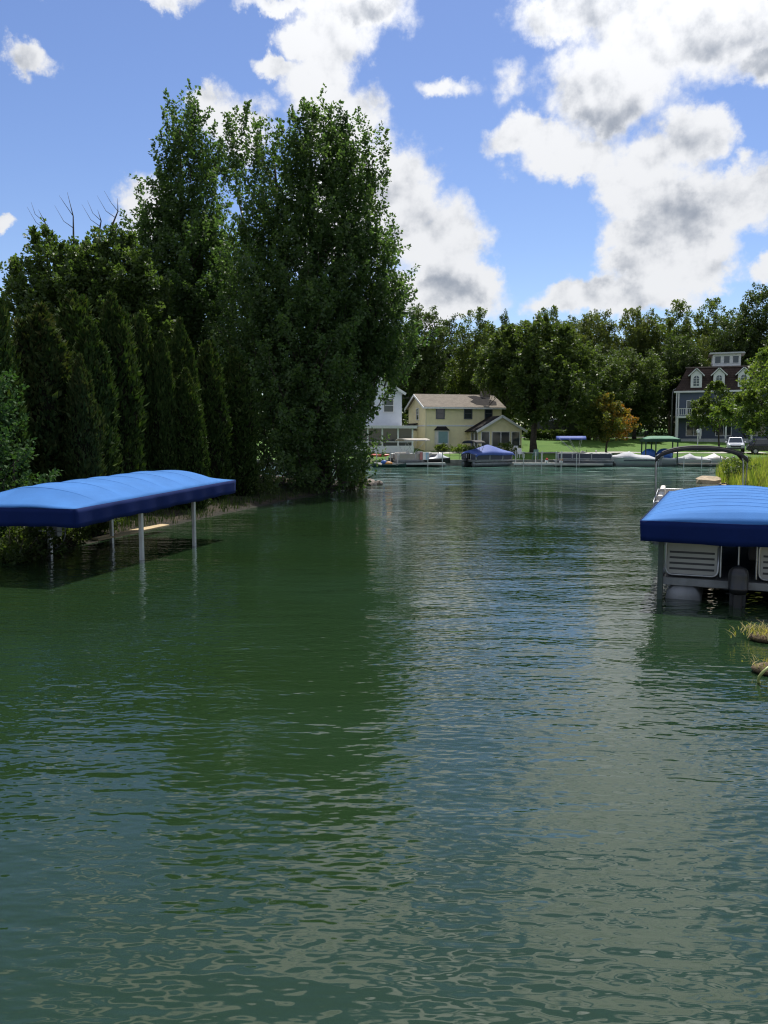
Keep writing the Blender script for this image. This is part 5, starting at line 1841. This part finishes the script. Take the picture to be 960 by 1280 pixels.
cn = thing('canoe', 'dark green canoe in the water before the white dock', 'canoe', (gx(486, 79.6), 79.6, .02), R(-2))
def canoe(u_, v_):
    a_ = (v_ - .5) * 2
    w_ = .44 * math.sin(math.pi * (.02 + .96 * u_)) ** .7
    return ((u_ - .5) * 3.4, a_ * w_, -.12 + .42 * abs(a_) ** 2.2 + .16 * (2 * u_ - 1) ** 4)
MB().grid(canoe, 21, 13).build('hull', mat('dark_green_hull', (.012, .04, .035), .35, .06), cn, smooth=True, solid=.02)
for x in (-.8, .8):
    MB().box(x - .12, x + .12, -.33, .33, .16, .19).build('thwart', GREYW, cn)
lj = thing('float_tube', 'orange and blue float bundle lying in the dark green canoe', 'float', (gx(484, 79.6), 79.6, .30))
MB().ellipsoid((.12, 0, .08), (.42, .24, .20)).build('orange_float', mat('orange_vinyl', (.55, .24, .05), .5, .08), lj, smooth=True)
MB().ellipsoid((-.32, .03, .18), (.30, .2, .22)).build('blue_float', BRB, lj, smooth=True)
bxo = thing('dock_box', 'pale yellow storage box at the left end of the white dock', 'box', (gx(462.5, 80.9), 80.9, ZB + .002))
MB().box(-.36, .36, -.28, .28, 0, .42).build('body', mat('pale_yellow_plastic', (.66, .64, .30), .5, .05), bxo, bevel=.03)
MB().box(-.39, .39, -.31, .31, .423, .50).build('lid', WHITE, bxo, bevel=.03)
js = thing('jet_ski', 'white and black jet ski on the dock before the yellow house', 'jet ski', (gx(545, 82.2), 82.2, .45), R(-80))
MB().grid(lambda u_, v_: ((u_ - .5) * 2 * .52 * (1 - max(0, (v_ - .4) / .6) ** 2.2), (v_ - .5) * 2.9, -.25 + .55 * abs(2 * u_ - 1) ** 1.7 + .12 * v_), 11, 15).build('hull', MOTOR, js, smooth=True, solid=.02)
MB().grid(lambda u_, v_: ((u_ - .5) * 2 * .50 * (1 - max(0, (v_ - .4) / .6) ** 2.2), (v_ - .5) * 2.85, .31 + .12 * v_ + (.18 + .42 * math.exp(-((v_ - .62) / .12) ** 2)) * (1 - abs(2 * u_ - 1) ** 1.6) * min(1, 5 * (1 - v_))), 11, 17).build('deck', HULL_W, js, smooth=True, solid=.02)
MB().ellipsoid((0, -.55, .58), (.2, .75, .14)).build('seat', VINYL_B, js, smooth=True)
MB().tube([(-.36, .15, .98), (0, .28, .95), (.36, .15, .98)], .025, 6).build('handlebar', DARKM, js)
jc = thing('jet_ski_cradle', 'low cradle under the white and black jet ski', 'cradle', (gx(545, 82.2), 82.2, 0), R(-80))
for s in (-1, 1):
    MB().box(s * .3 - .06, s * .3 + .06, -1.2, 1.1, .10, .20).build('bunk', GREYW, jc)
    for y in (-1.0, .9):
        MB().box(s * .45 - .04, s * .45 + .04, y - .04, y + .04, -1, .30).build('leg', ALU_D, jc)
tw = thing('beach_towel', 'pink and white towel over the rail of the taupe pontoon boat', 'towel', (gx(530, 81.3), 81.3, 1.10), 0)
for k, m_ in enumerate((mat('pink_cloth', (.52, .20, .19), .9, .08), WHITE, mat('pale_blue_cloth', (.30, .45, .58), .9, .08))):
    MB().grid(lambda u_, v_, k=k: (k * .30 + u_ * .298 - .45, -.03 - .03 * math.sin(5 * u_ + k), .35 - v_ * .75), 5, 5).build('stripe', m_, tw, solid=.012)
for k, (px, Y, lb) in enumerate([(682, 80.9, 'small red and white float on the bright white dock'), (701, 80.4, 'small orange and white float on the grey dock')]):
    f_ = thing('mooring_float', lb, 'float', (gx(px, Y), Y if k == 0 else 80.75, (.385 if k == 0 else .345)))
    MB().ellipsoid((0, 0, .16), (.17, .17, .16)).build('lower_ball', WHITE, f_, smooth=True)
    MB().ellipsoid((.03, -.02, .36), (.13, .13, .15)).build('upper_ball', RED if k == 0 else MATS['orange_vinyl'], f_, smooth=True)
# garden chairs behind the dock at the big tree
def lawn_chair(label, px, Y, rz_, m_):
    x = gx(px, Y)
    t = thing('lawn_chair', label, 'chair', (x, Y, gz(x, Y)), rz_, 'chairs on the far lawn')
    for sx in (-.28, .28):
        for sy in (-.26, .26):
            MB().box(sx - .03, sx + .03, sy - .03, sy + .03, -.05, .40 if sy < 0 else .62).build('leg', m_, t)
        MB().box(sx - .06, sx + .06, -.32, .34, .625, .66).build('armrest', m_, t)
    MB().box(-.28, .28, -.30, .28, .40, .44).build('seat', m_, t)
    for k in range(4):
        x0 = -.26 + k * .135
        MB().add([(x0, .28, .44), (x0 + .115, .28, .44), (x0 + .115, .50, 1.05), (x0, .50, 1.05)], [(0, 1, 2, 3)]).build('slat', m_, t, solid=.025)
    return t
GRN = mat('sage_paint', (.16, .27, .22), .6, .06)
lawn_chair('white lawn chair under the big shore tree, farther from the lawn path', 650, 88.4, R(15), WHITE)
lawn_chair('sage green lawn chair by the bright white dock', 668, 86.6, R(-20), GRN)
lawn_chair('white lawn chair in the shade beside the trunk of the big shore tree', 643, 91, R(-10), WHITE)
rp = thing('railing', 'thin black railing on the sea wall before the yellow house', 'railing', (gx(562, 85.2), 85.45, .6))
for x in (-1.0, 0, 1.0):
    MB().box(x - .02, x + .02, -.02, .02, -.05, .85).build('post', DARKM, rp)
MB().box(-1.0, 1.0, -.025, .025, .853, .89).build('top_rail', DARKM, rp)
MB().box(-1.0, 1.0, -.015, .015, .40, .43).build('mid_rail', DARKM, rp)
for k, (px, Y, h, r, lb) in enumerate([(556, 95.0, 1.0, 1.0, 'small green shrub under the bay window of the yellow house'), (575, 93.5, .9, .9, 'pale flowering shrub left of the sun porch'),
                                       (594, 92.5, 1.0, 1.0, 'shrub at the corner of the sun porch'), (633, 91.5, 1.4, 1.2, 'dark shrub right of the sun porch'),
                                       (812, 108, 1.0, 1.2, 'rounded yellow-green shrub at the left corner of the mansard house')]):
    shrub('garden_shrub', lb, gx(px, Y), Y, h, r, 1600, LEAF_RIGHT if k in (1, 4) else LEAF_WOOD, 500 + k, .16, 'garden shrubs by the far houses')

# --- near right bank: tussocks of dry grass, stones, a loop of hose
for k, (px, py, Y, h, n_, lb) in enumerate([(956, 806, 11.0, .11, 30, 'dry straw-coloured grass tussock at the right edge, farther one'), (962, 850, 9.45, .08, 16, 'dry grass tussock at the right edge, nearer one')]):
    p_ = at(px, py, Y)
    t = thing('grass_tussock', lb, 'grass', (p_.x, Y, .06), 0, 'dry tussocks on the near right bank')
    qq = np.random.default_rng(600 + k)
    MB().ellipsoid((.08, 0, -.02), (.30, .22, .07), 14, 8).build('root_mat', mat('root_soil', (.15, .105, .055), .95, .3, 8, .03, 30), t, smooth=True)
    pts = np.stack([qq.normal(size=n_) * .15 + .06, qq.normal(size=n_) * .10, np.full(n_, .04)], -1)
    blades('blades', '', '', pts, h, .007, STRAW, 610 + k, 9, bend=1.5, parent=t)
hs = thing('hose_loop', 'pale green loop of hose hanging at the right edge near the water', 'hose', (at(962, 868, 9.0).x, 9.0, .10))
MB().tube([(.13 * math.cos(a_), .05 * math.sin(2 * a_), .13 * math.sin(a_) - .02) for a_ in np.linspace(0, 6.283, 25)], .016, 7).build('loop', mat('pale_green_hose', (.42, .46, .16), .5, .08), hs, smooth=True)
qq = np.random.default_rng(650)
def stone_mesh(seed):
    g = np.random.default_rng(seed)
    bm = bmesh.new()
    bmesh.ops.create_icosphere(bm, subdivisions=2, radius=1)
    ph = g.random(6) * 6
    for v_ in bm.verts:
        c_ = v_.co
        k = 1 + .16 * math.sin(3 * c_.x + ph[0]) + .14 * math.sin(4 * c_.y + ph[1]) + .12 * math.sin(3.3 * c_.z + ph[2]) + .05 * math.sin(9 * c_.x + 7 * c_.y + ph[3])
        v_.co = (c_.x * k, c_.y * k * .85, c_.z * k * .55)
    me = bpy.data.meshes.new('stone')
    bm.to_mesh(me)
    bm.free()
    me.materials.append(MATS['stone'] if seed < 4 else mat('sand_spit_tan', (.46, .36, .24), .9, .15, 4, .02, 12))
    return me
SM = [stone_mesh(k) for k in range(6)]
STN = [
    (4.9, 9.6, .16, 'small stone at the right edge between the two dry tussocks'), (3.32, 6.25, .18, 'reddish flat stone in the shallows at the right edge, nearest the viewer'),
    (-.85, 48.5, .55, 'largest stone at the tip of the left point'), (-.35, 49.2, .38, 'small stone at the very tip of the left point'), (-1.6, 46.8, .42, 'stone below the shrub on the left point'),
    (20.6, 50.8, .85, 'pale flat stone standing in for the sand spit below the tall grass on the right bank'), (21.9, 54.2, .7, 'pale stone standing in for the sand spit, farther along the tall grass bank'),
]
for k, (x, y, s, lb) in enumerate(STN):  # the last two are pale and stand in for the sand spit
    o = bpy.data.objects.new('stone', SM[k - 1 if k > 4 else k % 4])
    COL.objects.link(o)
    o.location = (x, y, max(.0, gz(x, y) * .7))
    o.scale = (s, s, s)
    o.rotation_euler = (0, 0, k * 1.7)
    tag(o, lb, 'stone', 'stones along the banks')
